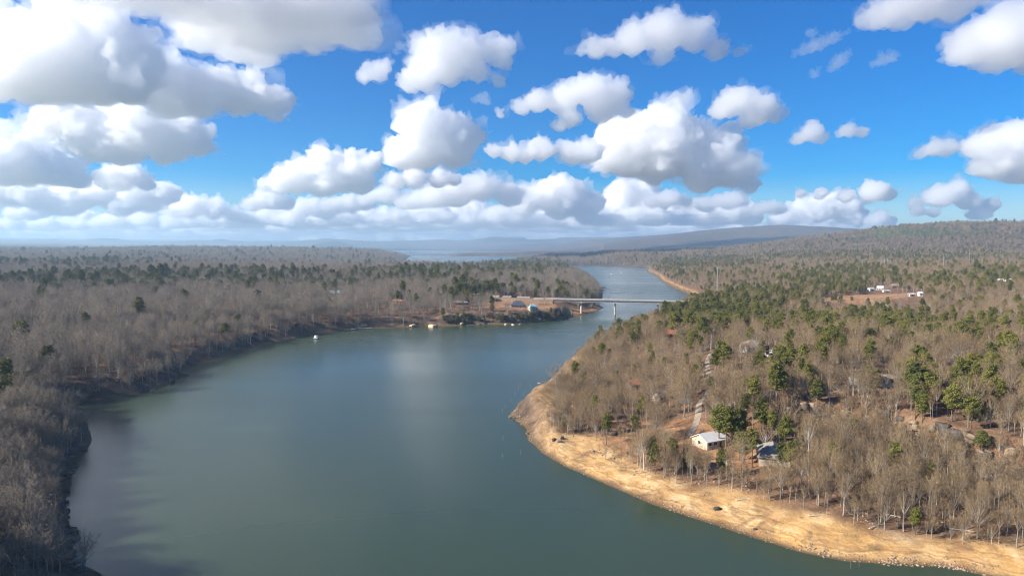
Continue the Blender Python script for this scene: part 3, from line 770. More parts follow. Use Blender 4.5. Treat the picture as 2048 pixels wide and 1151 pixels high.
# undergrowth: low twiggy brush
BRUSH = []
def brush(seed, h, n):
    R = random.Random(seed); c = TB(); t = TB()
    for k in range(n):
        a = R.uniform(0, 6.28); r = R.uniform(0, .5); b = Vector((math.cos(a)*r, math.sin(a)*r, -.1))
        d = Vector((math.cos(a)*R.uniform(.1, .7), math.sin(a)*R.uniform(.1, .7), 1)).normalized(); e = b+d*h*R.uniform(.6, 1)
        t.path([b, b.lerp(e, .5), e], [.03, .02, .008], 3)
        for j in range(7):
            s0 = b.lerp(e, R.uniform(.25, 1)); c.spike(s0, s0+rdir(R, .4)*R.uniform(.4, .9), .016)
    return t, c
for i in range(3):
    t, c = brush(130+i, 2.4+.6*i, 16); proto(i, 'brush', t, c, M['trunk'], M['twig'], BRUSH)

# ---- roads and clearings keep the trees away
def wpath(l): return [hit(*p) for p in l]
ROADS = {}
def keepaway(X, Y):
    ok = np.ones(X.shape, bool)
    for (cx, cy, r) in KEEP: ok &= (X-cx)**2+(Y-cy)**2 > r*r
    for pts, w in ROADW:
        for a, b in zip(pts[:-1], pts[1:]):
            ex, ey = b.x-a.x, b.y-a.y
            t = np.clip(((X-a.x)*ex+(Y-a.y)*ey)/(ex*ex+ey*ey+1e-9), 0, 1)
            ok &= (X-a.x-t*ex)**2+(Y-a.y-t*ey)**2 > w*w
    return ok

# ------------------------------------------------------------------ built things
KEEP = []; ROADW = []; WIN = [(1645, 1845, 587, 606, 800), (1066, 1352, 594, 606, 805), (1880, 1990, 820, 850, 235)]
def slab_roof(w, d, h, rise, ov, kind):
    """roof as closed mesh: ridge along x"""
    mb = MB(); x = w/2+ov; y = d/2+ov; th = .22
    z0 = h-rise*ov/(d/2)
    if kind == 'gable':
        prof = [(-y, z0), (0, h+rise), (y, z0), (y, z0-th), (0, h+rise-th*1.4), (-y, z0-th)]
        n = 6; vs = [(-x, p[0], p[1]) for p in prof]+[(x, p[0], p[1]) for p in prof]
        fs = [(0,1,4,5),(1,2,3,4),(6,11,10,7),(7,10,9,8)]+[(k, k+6, (k+1) % 6+6, (k+1) % 6) for k in range(6)]
        mb.add(vs, fs)
    elif kind == 'hip':
        xi = max(.15, x-y*.95)
        vs = [(-x,-y,z0),(x,-y,z0),(x,y,z0),(-x,y,z0),(-xi,0,h+rise),(xi,0,h+rise),(-x,-y,z0-th),(x,-y,z0-th),(x,y,z0-th),(-x,y,z0-th)]
        mb.add(vs, [(0,1,5,4),(2,3,4,5),(1,2,5),(3,0,4),(0,6,7,1),(1,7,8,2),(2,8,9,3),(3,9,6,0),(9,8,7,6)])
    else:
        vs = [(-x,-y,h),(x,-y,h),(x,y,h+rise),(-x,y,h+rise)]; vs += [(a,b,c+th) for a,b,c in vs]
        mb.add(vs, [(3,2,1,0),(4,5,6,7),(0,1,5,4),(1,2,6,5),(2,3,7,6),(3,0,4,7)])
    return mb
def house(name, label, px, py, w, d, h, roof, wall, yaw=0, kind='gable', rise=2.0, nwin=3, porch=False, chimney=None, ov=.5, keep=None, front=0):
    g = hit(px, py); t = thing(name, label, 'house', (g.x, g.y, g.z), math.radians(yaw))
    KEEP.append((g.x, g.y, keep or (max(w, d)*.62+2)))
    view = Vector((-g.x, -g.y, 0)).normalized()            # open ground in front
    rg = g.length; pw = max(w, d)*.5*F/rg
    WIN.append((px-pw*.9, px+pw*.9, py-(h+rise)*F/rg, py-1, rg))
    for k in range(front): KEEP.append((g.x+view.x*(d*.5+6+7*k), g.y+view.y*(d*.5+6+7*k), max(w, d)*.5))
    MB().box((0, 0, h/2-1), (w, d, h+2)).build('wall', M[wall], t)
    if kind == 'gable':
        for s in (-1, 1):
            mb = MB(); x0, x1 = s*(w/2-.15), s*(w/2-.01)
            vs = [(x0,-d/2+.02,h),(x0,d/2-.02,h),(x0,0,h+rise-.35),(x1,-d/2+.02,h),(x1,d/2-.02,h),(x1,0,h+rise-.35)]
            mb.add(vs, [(0,1,2),(3,5,4),(0,3,4,1),(1,4,5,2),(2,5,3,0)])
            mb.build('gable_end', M[wall], t)
    rf = slab_roof(w, d, h+.02, rise, ov, kind).build('roof', M[roof], t)
    if chimney is not None: MB().box((chimney, d*.12, h+rise*.8), (.9, .9, 2.2)).build('chimney', M['greywall'], rf)
    for k in range(nwin):
        x = -w/2+w*(k+.5)/nwin
        if k == nwin//2 and nwin > 2:
            MB().box((x, -d/2-.03, 1.02), (1.0, .08, 2.05)).build('door', M['darkdoor'], t); continue
        f = MB().box((x, -d/2-.03, h*.56), (1.7, .08, 1.4)).build('window', M['white'], t)
        MB().box((x, -d/2-.08, h*.56), (1.45, .05, 1.15)).build('pane', M['glass'], f)
    for s in (-1, 1):
        f = MB().box((s*(w/2+.03), 0, h*.56), (.08, 1.5, 1.3)).build('window', M['white'], t)
        MB().box((s*(w/2+.08), 0, h*.56), (.05, 1.25, 1.05)).build('pane', M['glass'], f)
    if porch:
        MB().box((0, -d/2-1.3, .15), (w*.8, 2.6, .3)).build('porch_floor', M['tanwall'], t)
        vs = slab_roof(w*.8, 2.8, h*.82, .35, .1, 'shed').build('porch_roof', M[roof], t); vs.location = (0, -d/2-1.42, 0)
        for k in range(4):
            MB().box((-w*.38+w*.76*k/3, -d/2-2.5, h*.41), (.16, .16, h*.82)).build('porch_post', M['white'], t)
    return t
# hamlet above the far left bank
house('house', 'long house with pale green metal roof behind bare trees', 672, 590, 20, 9, 3.2, 'r_green', 'white', 4, 'gable', 3.4, 5, front=2)
house('house', 'tan lodge with red brown roof and dark porch on the lawn', 752, 598, 13, 9, 3.4, 'r_brown', 'tanwall', -8, 'gable', 2.6, 3, True, 3, front=2)
house('house', 'black roofed dark cabin with steep gable beside the lawn', 797, 598, 12, 10, 3.6, 'r_black', 'brownwall', 78, 'gable', 5.0, 3, False, front=2)
house('house', 'low tan roofed house at the edge of the rock bluff', 921, 608, 16, 9, 2.6, 'r_tan', 'brownwall', 6, 'hip', 1.7, 4, True, front=2)
house('long_shed', 'long pale roadside shed near the bridge approach', 990, 597, 11, 6, 2.8, 'r_tan', 'tanwall', -14, 'gable', 1.5, 3, front=2)
house('house', 'small grey house between the pale shed and the grey gabled house', 1014, 599, 10, 8, 3.0, 'r_grey', 'greywall', -6, 'gable', 1.8, 3, front=1)
house('house', 'grey gabled house beside the bridge approach road', 1047, 602, 15, 9, 3.0, 'r_grey', 'tanwall', -10, 'gable', 3.0, 4, front=1)
house('house', 'large slate roofed house on the bluff', 1036, 614, 16, 10, 3.0, 'r_slate', 'greywall', 6, 'hip', 4.2, 4, False, -5, front=2)
tw = house('house', 'cream house with verdigris pyramid roof at the bluff edge', 1066, 621, 9.5, 8.5, 3.6, 'r_teal', 'cream', 12, 'hip', 3.8, 3, front=2)
MB().box((-2.8, -3.8, 2.4), (2.8, 2.8, 6.8)).build('tower', M['cream'], tw)
rt = slab_roof(2.8, 2.8, 5.82, 2.6, .4, 'hip').build('tower_roof', M['r_teal'], tw); rt.location = (-2.8, -3.8, 0)
house('cottage', 'cottage whose white roof peeks through bare trees behind the tan roofed house', 952, 588, 11, 8, 3, 'r_grey', 'white', 0, 'gable', 2, 3, front=1)
# right bank
house('house', 'house with terracotta red roof on the wooded point', 1337, 675, 11, 8, 3.3, 'r_red', 'tanwall', 8, 'gable', 2.4, 3, True, front=2)
house('house', 'white two storey house with veranda among pines', 1504, 703, 11, 8, 4.4, 'r_grey', 'white', 14, 'hip', 2.0, 4, True, front=2)
house('house', 'low house with broad white metal roof above the beach', 1420, 888, 10.5, 8, 2.8, 'r_white', 'cream', 28, 'gable', 2.0, 4, front=2)
house('house', 'cream house with wide grey roof beside a pale forked tree', 1546, 918, 14, 10, 2.8, 'r_grey', 'cream', 72, 'hip', 3.0, 4, front=2)
house('cottage', 'white cottage half hidden in bare woods', 1322, 800, 6, 5, 2.6, 'r_grey', 'white', 30, 'gable', 2, 3, front=1)
house('cottage', 'red roofed cabin half hidden in bare woods', 1268, 776, 7, 6, 2.8, 'r_red', 'tanwall', 20, 'gable', 2, 3, front=1)
house('mobile_home', 'white mobile home on the ledge above the rock cliff', 1745, 768, 17, 6, 3.2, 'r_grey', 'white', 2, 'gable', 1.0, 5, front=1)
house('shed', 'small white shed beside tall pines', 1541, 712, 4.5, 3.5, 2.4, 'r_white', 'white', 10, 'gable', .9, 1, front=1)
house('farm_building', 'white farm shed by the dirt clearing', 1742, 581, 8, 5, 2.6, 'r_white', 'white', 20, 'gable', 2, 3, front=1)
house('farm_building', 'white barn with low roof by the dirt clearing', 1759, 579, 9, 6, 2.8, 'r_white', 'white', -20, 'gable', 2.6, 3)
house('farm_building', 'long low white trailer beside the barns', 1772, 584, 9, 3.4, 2.2, 'r_white', 'white', 5, 'gable', .8, 4, front=1)
house('farm_building', 'red brown farmhouse behind the white barns', 1796, 575, 20, 9, 3.4, 'r_tan', 'brownwall', 0, 'gable', 2, 4, front=1)
house('farm_building', 'white shed in the brush by the dirt road', 1822, 592, 7, 4, 2.6, 'r_white', 'white', 15, 'gable', 1.2, 3, front=1)
house('farm_building', 'white gate lodge at the end of the dirt road', 1840, 592, 4, 4, 4, 'r_white', 'white', 0, 'gable', 1.5, 1, front=1)
for k, px in enumerate((1990, 2002, 2015)):
    house('mobile_home', ('first', 'middle', 'last')[k]+' white trailer in the row among hilltop pines', px, 562, 9, 5, 3, 'r_white', 'white', 5, 'gable', .8, 3, front=1)

# ---- roads
def strip(name, pts, w, mat, lift=.10, label=None, cat='road', keep=None):
    pts = [p for p in pts if p is not None]
    ROADW.append((pts, keep or (w/2+2.2)))
    P = [Vector((p.x, p.y, 0)) for p in pts]; out = []
    for a, b in zip(P[:-1], P[1:]):
        n = max(1, int((b-a).length/1.2))
        for k in range(n): out.append(a.lerp(b, k/n))
    out.append(P[-1])
    for _ in range(6): out = [out[0]]+[(out[i-1]+out[i]*2+out[i+1])/4 for i in range(1, len(out)-1)]+[out[-1]]
    V_, F_ = [], []; nx = max(3, int(w/1.0)+1)
    for i, p in enumerate(out):
        d = (out[min(i+1, len(out)-1)]-out[max(i-1, 0)]).normalized(); s = Vector((d.y, -d.x, 0))
        for j in range(nx):
            q = p+s*(w*(j/(nx-1)-.5)); V_.append((q.x, q.y, gz(q.x, q.y)+lift))
    for i in range(len(out)-1):
        for j in range(nx-1):
            a = i*nx+j; F_.append((a, a+1, a+nx+1, a+nx))
    o = link(name, npmesh(name, V_, F_, mat, True)); tag(o, label, cat, kind='structure'); return o
strip('gravel_track', wpath([(1378,870),(1392,848),(1397,825),(1398,806),(1412,790),(1424,772),(1420,752),(1413,735),(1416,718),(1422,706),(1450,696)]), 2.6, M['gravel'], keep=2.4, label='grey drive climbing through bare woods')
strip('gravel_track', wpath([(1535,840),(1570,850),(1610,862),(1680,872),(1740,882),(1800,890),(1870,902)]), 2.2, M['gravel'], keep=3.4, label='pale track below the rock cliff')
strip('dirt_road', wpath([(1640,602),(1700,597),(1760,594),(1810,588),(1850,586)]), 6, M['gravel'], label='pale dirt road across the clearing', keep=8)
strip('dirt_road', wpath([(1735,600),(1760,606),(1790,616)]), 4, M['gravel'], label='dirt spur leaving the clearing', keep=5)
strip('gravel_track', wpath([(690,592),(740,598),(820,600)]), 3, M['gravel'], label='tan lane in front of the lodges', keep=4)
strip('village_road', wpath([(940,598),(980,596.5),(1020,598)]), 6, M['gravel'], label='pale road among the hamlet houses', keep=7)

# ---- road bridge
def bridge(name, label, A, B, width, piers, girder, cols):
    A = Vector(A); B = Vector(B); dx = B-A; L = Vector((dx.x, dx.y, 0)).length; yaw = math.atan2(dx.y, dx.x)
    t = thing(name, label, 'bridge', A, yaw); sl_ = dx.z/L
    def bar(nm, y, z, wy, hz, mat, par, x0=0, x1=L):
        mb = MB(); vs = []
        for x in (x0, x1):
            for (a, b) in ((-wy/2,-hz/2),(wy/2,-hz/2),(wy/2,hz/2),(-wy/2,hz/2)): vs.append((x, y+a, z+b+x*sl_))
        mb.add(vs, [(3,2,1,0),(4,5,6,7),(0,1,5,4),(1,2,6,5),(2,3,7,6),(3,0,4,7)]); return mb.build(nm, mat, par)
    bar('deck', 0, -.15, width, .3, M['concrete'], t)
    bar('road_surface', 0, .03, width-1, .05, M['asphalt'], t)
    for s in (-1, 1):
        pr = bar('parapet', s*(width/2-.2), .45, .35, .86, M['concrete'], t)
        bar('rail', s*(width/2-.2), .98, .12, .12, M['steel'], pr)
    for y in girder: bar('girder', y, -1.4, .6, 2.18, M['concrete'], t)
    for (x, zb) in piers:
        zt = x*sl_-2.5
        p = MB().tube((x, 0, zb), (x, 0, zt-1.0), 1.35, 1.2, 12).build('pier', M['concrete'], t)
        MB().prism([(x-1.1, zt-1.3), (x+1.1, zt-1.3), (x+1.1, zt), (x-1.1, zt)], -width*.42, width*.42).build('pier_cap', M['concrete'], p)
    return t
A_ = (26, 812.1, 17.45); B_ = (216, 785, 16.1)
bl = math.hypot(190, 27.1)
bridge('road_bridge', 'concrete girder road bridge crossing the lake narrows', A_, B_, 10,
       [((82-26)/190*bl, -17.3), ((121-26)/190*bl, -22), ((169.5-26)/190*bl, -22)], (-3.6, -1.2, 1.2, 3.6), None)
# approach embankment on the hamlet side
mb = MB()
ap = [Vector((49, 808.8, 17.25)), Vector((34, 811, 17.6)), Vector((8, 816, 18.0)), Vector((-22, 824, 18.4))]
vs, fs = [], []
for i, p in enumerate(ap):
    d = (ap[min(i+1, 3)]-ap[max(i-1, 0)]).normalized(); s = Vector((d.y, -d.x, 0))
    for (k, z) in ((-11, -9), (-5, 0), (5, 0), (11, -9)): q = p+s*k; vs.append((q.x, q.y, p.z+z if z else p.z))
for i in range(3):
    for j in range(3): a = i*4+j; fs.append((a, a+1, a+5, a+4))
fs += [(0,1,2,3)]
mb.add(vs, fs); tag(mb.build('road_embankment', M['earth']), 'pale road embankment leading onto the bridge', 'road', kind='structure')
mb = MB(); vs = []
for i, p in enumerate(ap):
    d = (ap[min(i+1, 3)]-ap[max(i-1, 0)]).normalized(); s = Vector((d.y, -d.x, 0))
    for k in (-3.6, 3.6): q = p+s*k; vs.append((q.x, q.y, p.z+.05))
mb.add(vs, [(i*2, i*2+1, i*2+3, i*2+2) for i in range(3)]); tag(mb.build('approach_road', M['asphalt']), 'grey approach road onto the bridge', 'road', kind='structure')
ROADW.append((ap, 13)); MB_ab = MB().box((46, 809.3, 11), (3, 11, 8.2), math.atan2(-24, 168))
tag(MB_ab.build('bridge_abutment', M['concrete']), 'concrete abutment holding the hamlet end of the bridge', 'abutment')
KEEP += [(36, 802, 13), (20, 800, 12), (60, 802, 14), (82, 797, 16), (105, 797, 16)]
fa = at_z(817, 514); fb = at_z(893, 513.5)
bridge('road_bridge', 'small distant causeway bridge across the upper lake arm', (fa[0], fa[1], 15), (fb[0], fb[1], 15), 12,
       [(math.hypot(fb[0]-fa[0], fb[1]-fa[1])*q, -18) for q in (.08, .28, .5, .72, .93)], (-3, 3), None)

# ---- power poles
def hframe(px, ytop, dist, label, gap=6.0, arms=1, group='power line structures'):
    x = (px-1024)/F*dist; r = ray(px, ytop); z = CAMH+r[2]/r[1]*dist; g = gz(x, dist)
    h = max(18, z-g); t = thing('power_pylon', label, 'pylon', (x, dist, g), .25, group)
    for s in (-1, 1): MB().tube((s*gap/2, 0, -1), (s*gap/2, 0, h), .42, .3, 8).build('pole', M['paleplank'], t)
    MB().box((0, 0, h-2), (gap*2.1, .45, .55)).build('crossarm', M['paleplank'], t)
    MB().tube((-gap/2, 0, h-3), (gap/2, 0, h-9), .14, n=6).tube((gap/2, 0, h-3.02), (-gap/2, 0.0, h-9.02), .14, n=6).build('brace', M['paleplank'], t)
    for q in (-1, 0, 1): MB().tube((q*gap*.98, 0, h-2.3), (q*gap*.98, 0, h-4.2), .16, n=6).build('insulator', M['glass'], t)
    KEEP.append((x, dist, 7)); return t
hframe(780, 539, 1320, 'pale twin pole pylon in the left woods, one of two in line', 5)
hframe(835, 540, 1300, 'pale twin pole pylon in the left woods nearer the lake', 5)
hframe(1012, 536, 1350, 'twin pole pylon among the pines of the lake headland', 4)
hframe(1097, 534, 1500, 'slim pylon near the tip of the lake headland', 3.5)
hframe(1645, 522, 1600, 'small twin pole pylon behind the right pine ridge', 4.5)
hframe(1727, 519, 1500, 'wide twin pole pylon behind the right pine ridge', 7)
hframe(1889, 507, 1350, 'tall twin pole pylon on the bare right slope', 6.5)
hframe(1940, 500, 1550, 'tall twin pole pylon higher on the bare right slope', 6.5)
hframe(2001, 496, 1850, 'twin pole pylon highest on the right slope', 6.5)
# switching yard gantry
dist = 1480; x = (1768-1024)/F*dist; g = gz(x, dist)
t = thing('substation_gantry', 'lattice substation gantry behind the right pine ridge', 'gantry', (x, dist, g), 0)
for q in (-14, -7, 0, 7, 14): MB().tube((q, 0, -1), (q, 0, 27-abs(q)*.35), .35, .25, 6).build('post', M['steel'], t)
for z in (14, 20): MB().box((0, 0, z), (29, .5, .6)).build('beam', M['steel'], t)
KEEP.append((x, dist, 18))
# lone mast
dist = 860; x = (1435-1024)/F*dist; g = gz(x, dist); z = CAMH+ray(1435, 533)[2]/ray(1435, 533)[1]*dist
t = thing('steel_mast', 'lone pale steel mast rising above the pine point', 'mast', (x, dist, g))
MB().tube((0, 0, -1), (0, 0, z-g), .5, .28, 10).build('pole', M['steel'], t); MB().box((0, 0, z-g-1.5), (3, .4, .4)).build('crossarm', M['steel'], t)
g = hit(1422, 702); t = thing('utility_pole', 'thin wooden utility pole beside the grey drive', 'pole', g)
MB().tube((0, 0, -.6), (0, 0, 9.5), .16, .11, 8).build('pole', M['paleplank'], t); MB().box((0, 0, 8.9), (2.2, .12, .14)).build('crossarm', M['paleplank'], t)
MB().tube((.35, 0, 7.4), (.35, 0, 8.2), .22, n=8).build('transformer', M['steel'], t); KEEP.append((g.x, g.y, 4))

# ---- boats and docks
g = at_z(632, 677); t = thing('motor_boat', 'white motor boat with small cabin lying off the left shore', 'boat', g, 2.6)
mb = MB(); vs = []
for (x, w, z0) in ((-2.9, 1.1, .0), (-1, 1.25, -.05), (1.2, 1.15, 0), (2.4, .7, .15), (3.3, .04, .35)):
    vs += [(x, -w*.6, -.3), (x, w*.6, -.3), (x, w, .75+z0), (x, -w, .75+z0)]
fs = [(3,2,1,0)]+[(i*4+j, i*4+(j+1) % 4, i*4+4+(j+1) % 4, i*4+4+j) for i in range(4) for j in range(4)]+[(16,17,18,19)]
mb.add(vs, fs).build('hull', M['blue'], t)
MB().box((0, 0, .86), (5.4, 2.0, .14)).build('deck', M['boat'], t)
MB().box((.2, 0, 1.75), (1.9, 1.7, 1.65)).build('cabin', M['boat'], t)
MB().box((-.2, 0, 2.75), (3.0, 2.0, .12)).build('canopy', M['boat'], t)
for a in (-1.5, 1.1):
    for b in (-.85, .85): MB().tube((a, b, .9), (a, b, 2.7), .05, n=6).build('canopy_post', M['steel'], t)
MB().box((-3.15, 0, .7), (.5, .5, 1.3)).build('outboard_motor', M['r_black'], t)
g = at_z(1203, 580); t = thing('boat_dock', 'dark roofed floating boat dock off the headland', 'dock', g, .2)
MB().box((0, 0, .3), (13, 8, .7)).build('platform', M['deadwood'], t); slab_roof(13, 8, 4.0, 1.3, .5, 'gable').build('roof', M['r_slate'], t)
for a in (-6, 0, 6):
    for b in (-3.6, 3.6): MB().tube((a, b, .6), (a, b, 4.1), .16, n=6).build('post', M['steel'], t)
MB().box((-11, 0, .25), (9, 1.4, .3)).build('gangway', M['deadwood'], t)
g = at_z(1283, 536); t = thing('marina_pier', 'long low marina dock at the far beach', 'dock', g, -.1)
MB().box((0, 0, .5), (48, 3, .5)).build('platform', M['r_slate'], t)
for k in range(7):
    MB().box((-21+7*k, -6, .5), (1.6, 9, .45)).build('finger', M['r_slate'], t); MB().tube((-21+7*k, -9, -1), (-21+7*k, -9, 3.4), .25, n=6).build('pile', M['deadwood'], t)
g = at_z(1084, 766); t = thing('broken_dock', 'broken small dock with leaning posts off the beach point', 'dock', g, .1)
MB().box((-1.8, -.2, .25), (1.6, 1.3, .3)).build('float', M['white'], t); MB().box((1.0, .3, .45), (2.6, .7, .12)).build('plank', M['deadwood'], t)
for a, b, h in ((-.5, .5, 1.5), (.6, -.3, 1.9), (2.1, .6, 1.6), (2.9, -.2, 1.2)): MB().tube((a, b, -1), (a+.12, b, h), .11, .09, 6).build('post', M['deadwood'], t)
for lab, px, py in (('tiny white runabout out on the upper lake', 1222, 548), ('second tiny white runabout nearer the far beach', 1242, 545)):
    t = thing('motor_boat', lab, 'boat', at_z(px, py), .3)
    MB().prism([(-2.6, -.2), (2.2, -.2), (3.2, .8), (-2.7, .8)], -1.1, 1.1).build('hull', M['boat'], t); MB().box((-.2, 0, 1.3), (1.6, 1.4, 1.0)).build('cabin', M['boat'], t)

# ---- rocks
ROCKS = []
def rockmesh(seed, mat, blocky=.6):
    rs_ = np.random.RandomState(seed)
    bm = bmesh.new(); bmesh.ops.create_cube(bm, size=2)
    bmesh.ops.subdivide_edges(bm, edges=bm.edges[:], cuts=2, use_grid_fill=True); bmesh.ops.triangulate(bm, faces=bm.faces[:])
    bm.verts.ensure_lookup_table()
    v = np.array([q.co[:] for q in bm.verts]); f = np.array([[q.index for q in fc.verts] for fc in bm.faces]); bm.free()
    s = v/np.linalg.norm(v, axis=1)[:, None]*1.15
    b = v*blocky+s*(1-blocky)
    b = b*(1+.20*noise3(b*1.1+seed, seed)+.09*noise3(b*2.7+seed, seed+1))[:, None]+rs_.normal(0, .05, v.shape)
    b *= np.array([1, rs_.uniform(.7, 1), rs_.uniform(.55, .9)])
    return npmesh('rock', b, f, mat)
RM = {k: [rockmesh(200+i+17*j, M[k], (.9, .5, .8, .3)[i]) for i in range(4)] for j, k in enumerate(('rock', 'darkrock', 'tanrock'))}
def rock(parent, loc, sc_, kind, rz, name='rock', tilt=.15):
    o = link(name, RND.choice(RM[kind]), parent, loc); o.scale = sc_
    o.rotation_euler = (RND.uniform(-tilt, tilt), RND.uniform(-tilt, tilt), rz); return o
# sandstone cliff on the right bank
ct = thing('rock_cliff', 'broken sandstone cliff band across the wooded right slope', 'cliff', (0, 0, 0))
for k in range(210):
    q = RND.random()**.9*6.4+.4
    i = int(q); f = q-i; a = CLIFF[i]; b = CLIFF[i+1]
    x = a[0]+(b[0]-a[0])*f; y = a[1]+(b[1]-a[1])*f
    yaw = math.atan2(b[1]-a[1], b[0]-a[0])
    off = RND.uniform(-3.2, 1.6); x += -math.sin(yaw)*off; y += math.cos(yaw)*off
    zb = gz(x, y); u = project(x, y, zb)[0]
    if u < 1530: continue
    big = 1.0+(.9 if u > 1880 and RND.random() < .4 else 0)
    w = RND.uniform(.7, 1.7)*big
    rock(ct, (x, y, zb+RND.uniform(-.2, .9)*big), (w, w*RND.uniform(.6, 1), RND.uniform(.7, 1.6)*big), 'darkrock' if RND.random() < .45 else 'rock', yaw+RND.uniform(-.3, .3))
# dark bluff under the hamlet
cl_ = thing('rock_bluff', 'dark rock bluff falling to the water below the hamlet', 'cliff', (0, 0, 0))
for k in range(64):
    px = RND.uniform(885, 1135); g0 = at_z(px, np.interp(px, [885,1020,1070,1120,1140], [651,648,645,640,636]))
    off = RND.uniform(2, 13); x, y = g0[0], g0[1]+off
    zb = gz(x, y)
    rock(cl_, (x, y, zb), (RND.uniform(.9, 2.4), RND.uniform(.8, 1.6), RND.uniform(.7, 1.7)), 'tanrock' if (px < 925 and off > 8) else 'darkrock', RND.uniform(-.3, .3))
BO = [(1197,858,1.4,'darkrock','black boulder beside the boulder row on red leaf litter'),(1213,862,1.3,'darkrock','dark wedge boulder in the row on red leaf litter'),
      (1226,868,1.6,'darkrock','wide dark boulder in the row on red leaf litter'),(1238,866,1.2,'darkrock','low dark boulder touching the pale grey one'),(1244,862,2.0,'rock','pale grey rounded boulder at the end of the row'),
      (826,654,3.2,'tanrock','pinkish boulder heap at the foot of the left bank'),(818,655,1.8,'darkrock','dark boulder beside the pinkish heap at the water'),(866,656,4.2,'tanrock','flat tan boulder at the waterline of the left bank'),
      (1012,650,1.8,'tanrock','pale boulder at the foot of the bluff, first of three'),(1027,651,1.9,'tanrock','pale boulder at the foot of the bluff, middle of three'),(1040,650,1.5,'tanrock','pale boulder at the foot of the bluff, last of three'),(924,648,1.8,'tanrock','white streaked boulder under the bluff corner'),
      (1021,834,.9,'rock','boulder on the very tip of the beach point'),(1030,836,.8,'darkrock','dark boulder just behind the tip of the beach point'),(1112,742,1.0,'darkrock','dark shore boulder beside the pale sand shelf'),(1102,755,.8,'darkrock','small dark boulder below the sand shelf'),
      (1118,884,1.1,'rock','squat boulder in the rubble heap on the beach'),(1122,876,.9,'rock','upright boulder in the rubble heap on the beach'),(1108,880,.8,'darkrock','dark stone beside the beach rubble heap'),
      (1433,1018,.9,'darkrock','solitary dark boulder on the ochre beach slope'),(1510,1058,.6,'darkrock','small dark stone low on the ochre beach'),(1055,868,.8,'darkrock','dark boulder at the waterline notch of the beach'),(345,762,1.6,'darkrock','dark boulder on the rocky left point'),(305,782,1.2,'rock','pale boulder in the cove of the left shore')]
for px, py, s, k, lab in BO:
    g = hit(px, py) or Vector(at_z(px, py)); o = rock(None, (g.x, g.y, g.z+.25*s), (s, s*.8, s*.8), k, RND.uniform(0, 3), 'boulder'); tag(o, lab, 'boulder')
# ledges on the near left bank
lg = thing('rock_ledge', 'layered rock ledges along the shaded near left shore', 'ledge', (0, 0, 0))
for k in range(46):
    q = RND.random(); px = np.interp(q, [0,.2,.4,.6,.8,1], [185,140,152,136,140,176])-RND.uniform(2, 26); py = np.interp(q, [0,.2,.4,.6,.8,1], [1148,1098,1066,1030,960,890])
    g = hit(px, py)
    rock(lg, (g.x, g.y, g.z+.05), (RND.uniform(.6, 1.9), RND.uniform(.5, 1.3), RND.uniform(.25, .7)), 'rock' if RND.random() < .15 else 'darkrock', RND.uniform(-.6, .6), tilt=.25)
# rubble on the beach: uncountable small stones
rs = np.random.RandomState(11); v0, f0 = icos(1); Vb, Fb, n = [], [], 0
cand = []
while len(cand) < 4200:
    k = rs.randint(6, len(RIGHT)-1); a = at_z(*RIGHT[k]); b = at_z(*RIGHT[k+1]); q = rs.rand()
    p = a+(b-a)*q; dd = b-a; nrm = np.array([dd[1], -dd[0]])/np.hypot(dd[0], dd[1])*-1
    off = abs(rs.normal(0, 3)) if rs.rand() < .45 else rs.uniform(0, 34)
    cand.append((p[0]+nrm[0]*off+rs.normal(0, .8), p[1]+nrm[1]*off+rs.normal(0, .8)))
cand = np.array(cand); cd = sdist(cand[:, 0], cand[:, 1]); cn = fbm(cand[:, 0]/11, cand[:, 1]/11, 91, 3)
for (x, y), dd, nn in zip(cand, cd, cn):
    if dd < -.6 or (dd > 3.5 and nn < .06): continue
    s = rs.uniform(.09, .34)*(1.7 if nn > .2 else 1)*(1 if dd > 3 else .8)
    p = v0*np.array([s, s*rs.uniform(.6, 1), s*.6])*(1+.25*rs.normal(size=(len(v0), 1)))
    p = p+np.array([x, y, gz(x, y)+.03]); Vb.append(p); Fb.append(f0+n); n += len(v0)
tag(link('beach_rubble', npmesh('beach_rubble', np.concatenate(Vb), np.concatenate(Fb), M['rock'])), 'small stones strewn over the ochre beach', 'stones', kind='stuff')
# drift logs and dead snags
for px, py, L, yaw, lab in ((1752,1052,6,.5,'bleached drift log at the wood edge, forked end'),(1782,1030,5,2.5,'pale fallen trunk leaning in shoreline brush'),(1640,1030,7,.1,'long grey log lying along the top of the beach'),(1925,1060,6,-.4,'grey fallen trunk among slender shore trees'),(1490,998,6,.2,'log half buried above the ochre beach'),(730,657,14,.15,'long pale drift log along the left waterline'),(705,658,8,-.3,'short pale drift log beside the long one at the left waterline')):
    g = hit(px, py) or Vector(at_z(px, py)); t = thing('fallen_log', lab, 'log', g, yaw)
    r = .15 if L < 8 else .4
    MB().tube((-L/2, 0, r*.8), (L/2, 0, r*1.1), r, r*.55, 8).build('trunk', M['palebark'], t)
    MB().tube((L*.2, 0, r), (L*.4, L*.16, r*2.4), r*.4, r*.15, 6).build('branch', M['palebark'], t)
SN = [(1030,792,2.6),(1037,778,3.2),(1042,772,2.8),(1022,803,2.2),(1011,815,2),(1005,823,1.6),(1006,880,2.4),(1041,908,2.2),(1006,914,1.6),(1060,775,2.2),(1046,790,2),(1700,1136,1.8),(1719,1134,2.2),(1052,783,1.8)]
for px, py, h in SN:
    g = at_z(px, py); t = thing('dead_snag', 'thin dead snag standing in shallow water', 'snag', (g[0], g[1], 0), RND.uniform(0, 6), 'dead snags in the shallows')
    MB().tube((0, 0, -2), (.15, 0, h), .07, .04, 6).build('trunk', M['deadwood'], t); MB().tube((.08, 0, h*.5), (.5, .1, h*.75), .04, .02, 5).build('branch', M['deadwood'], t)

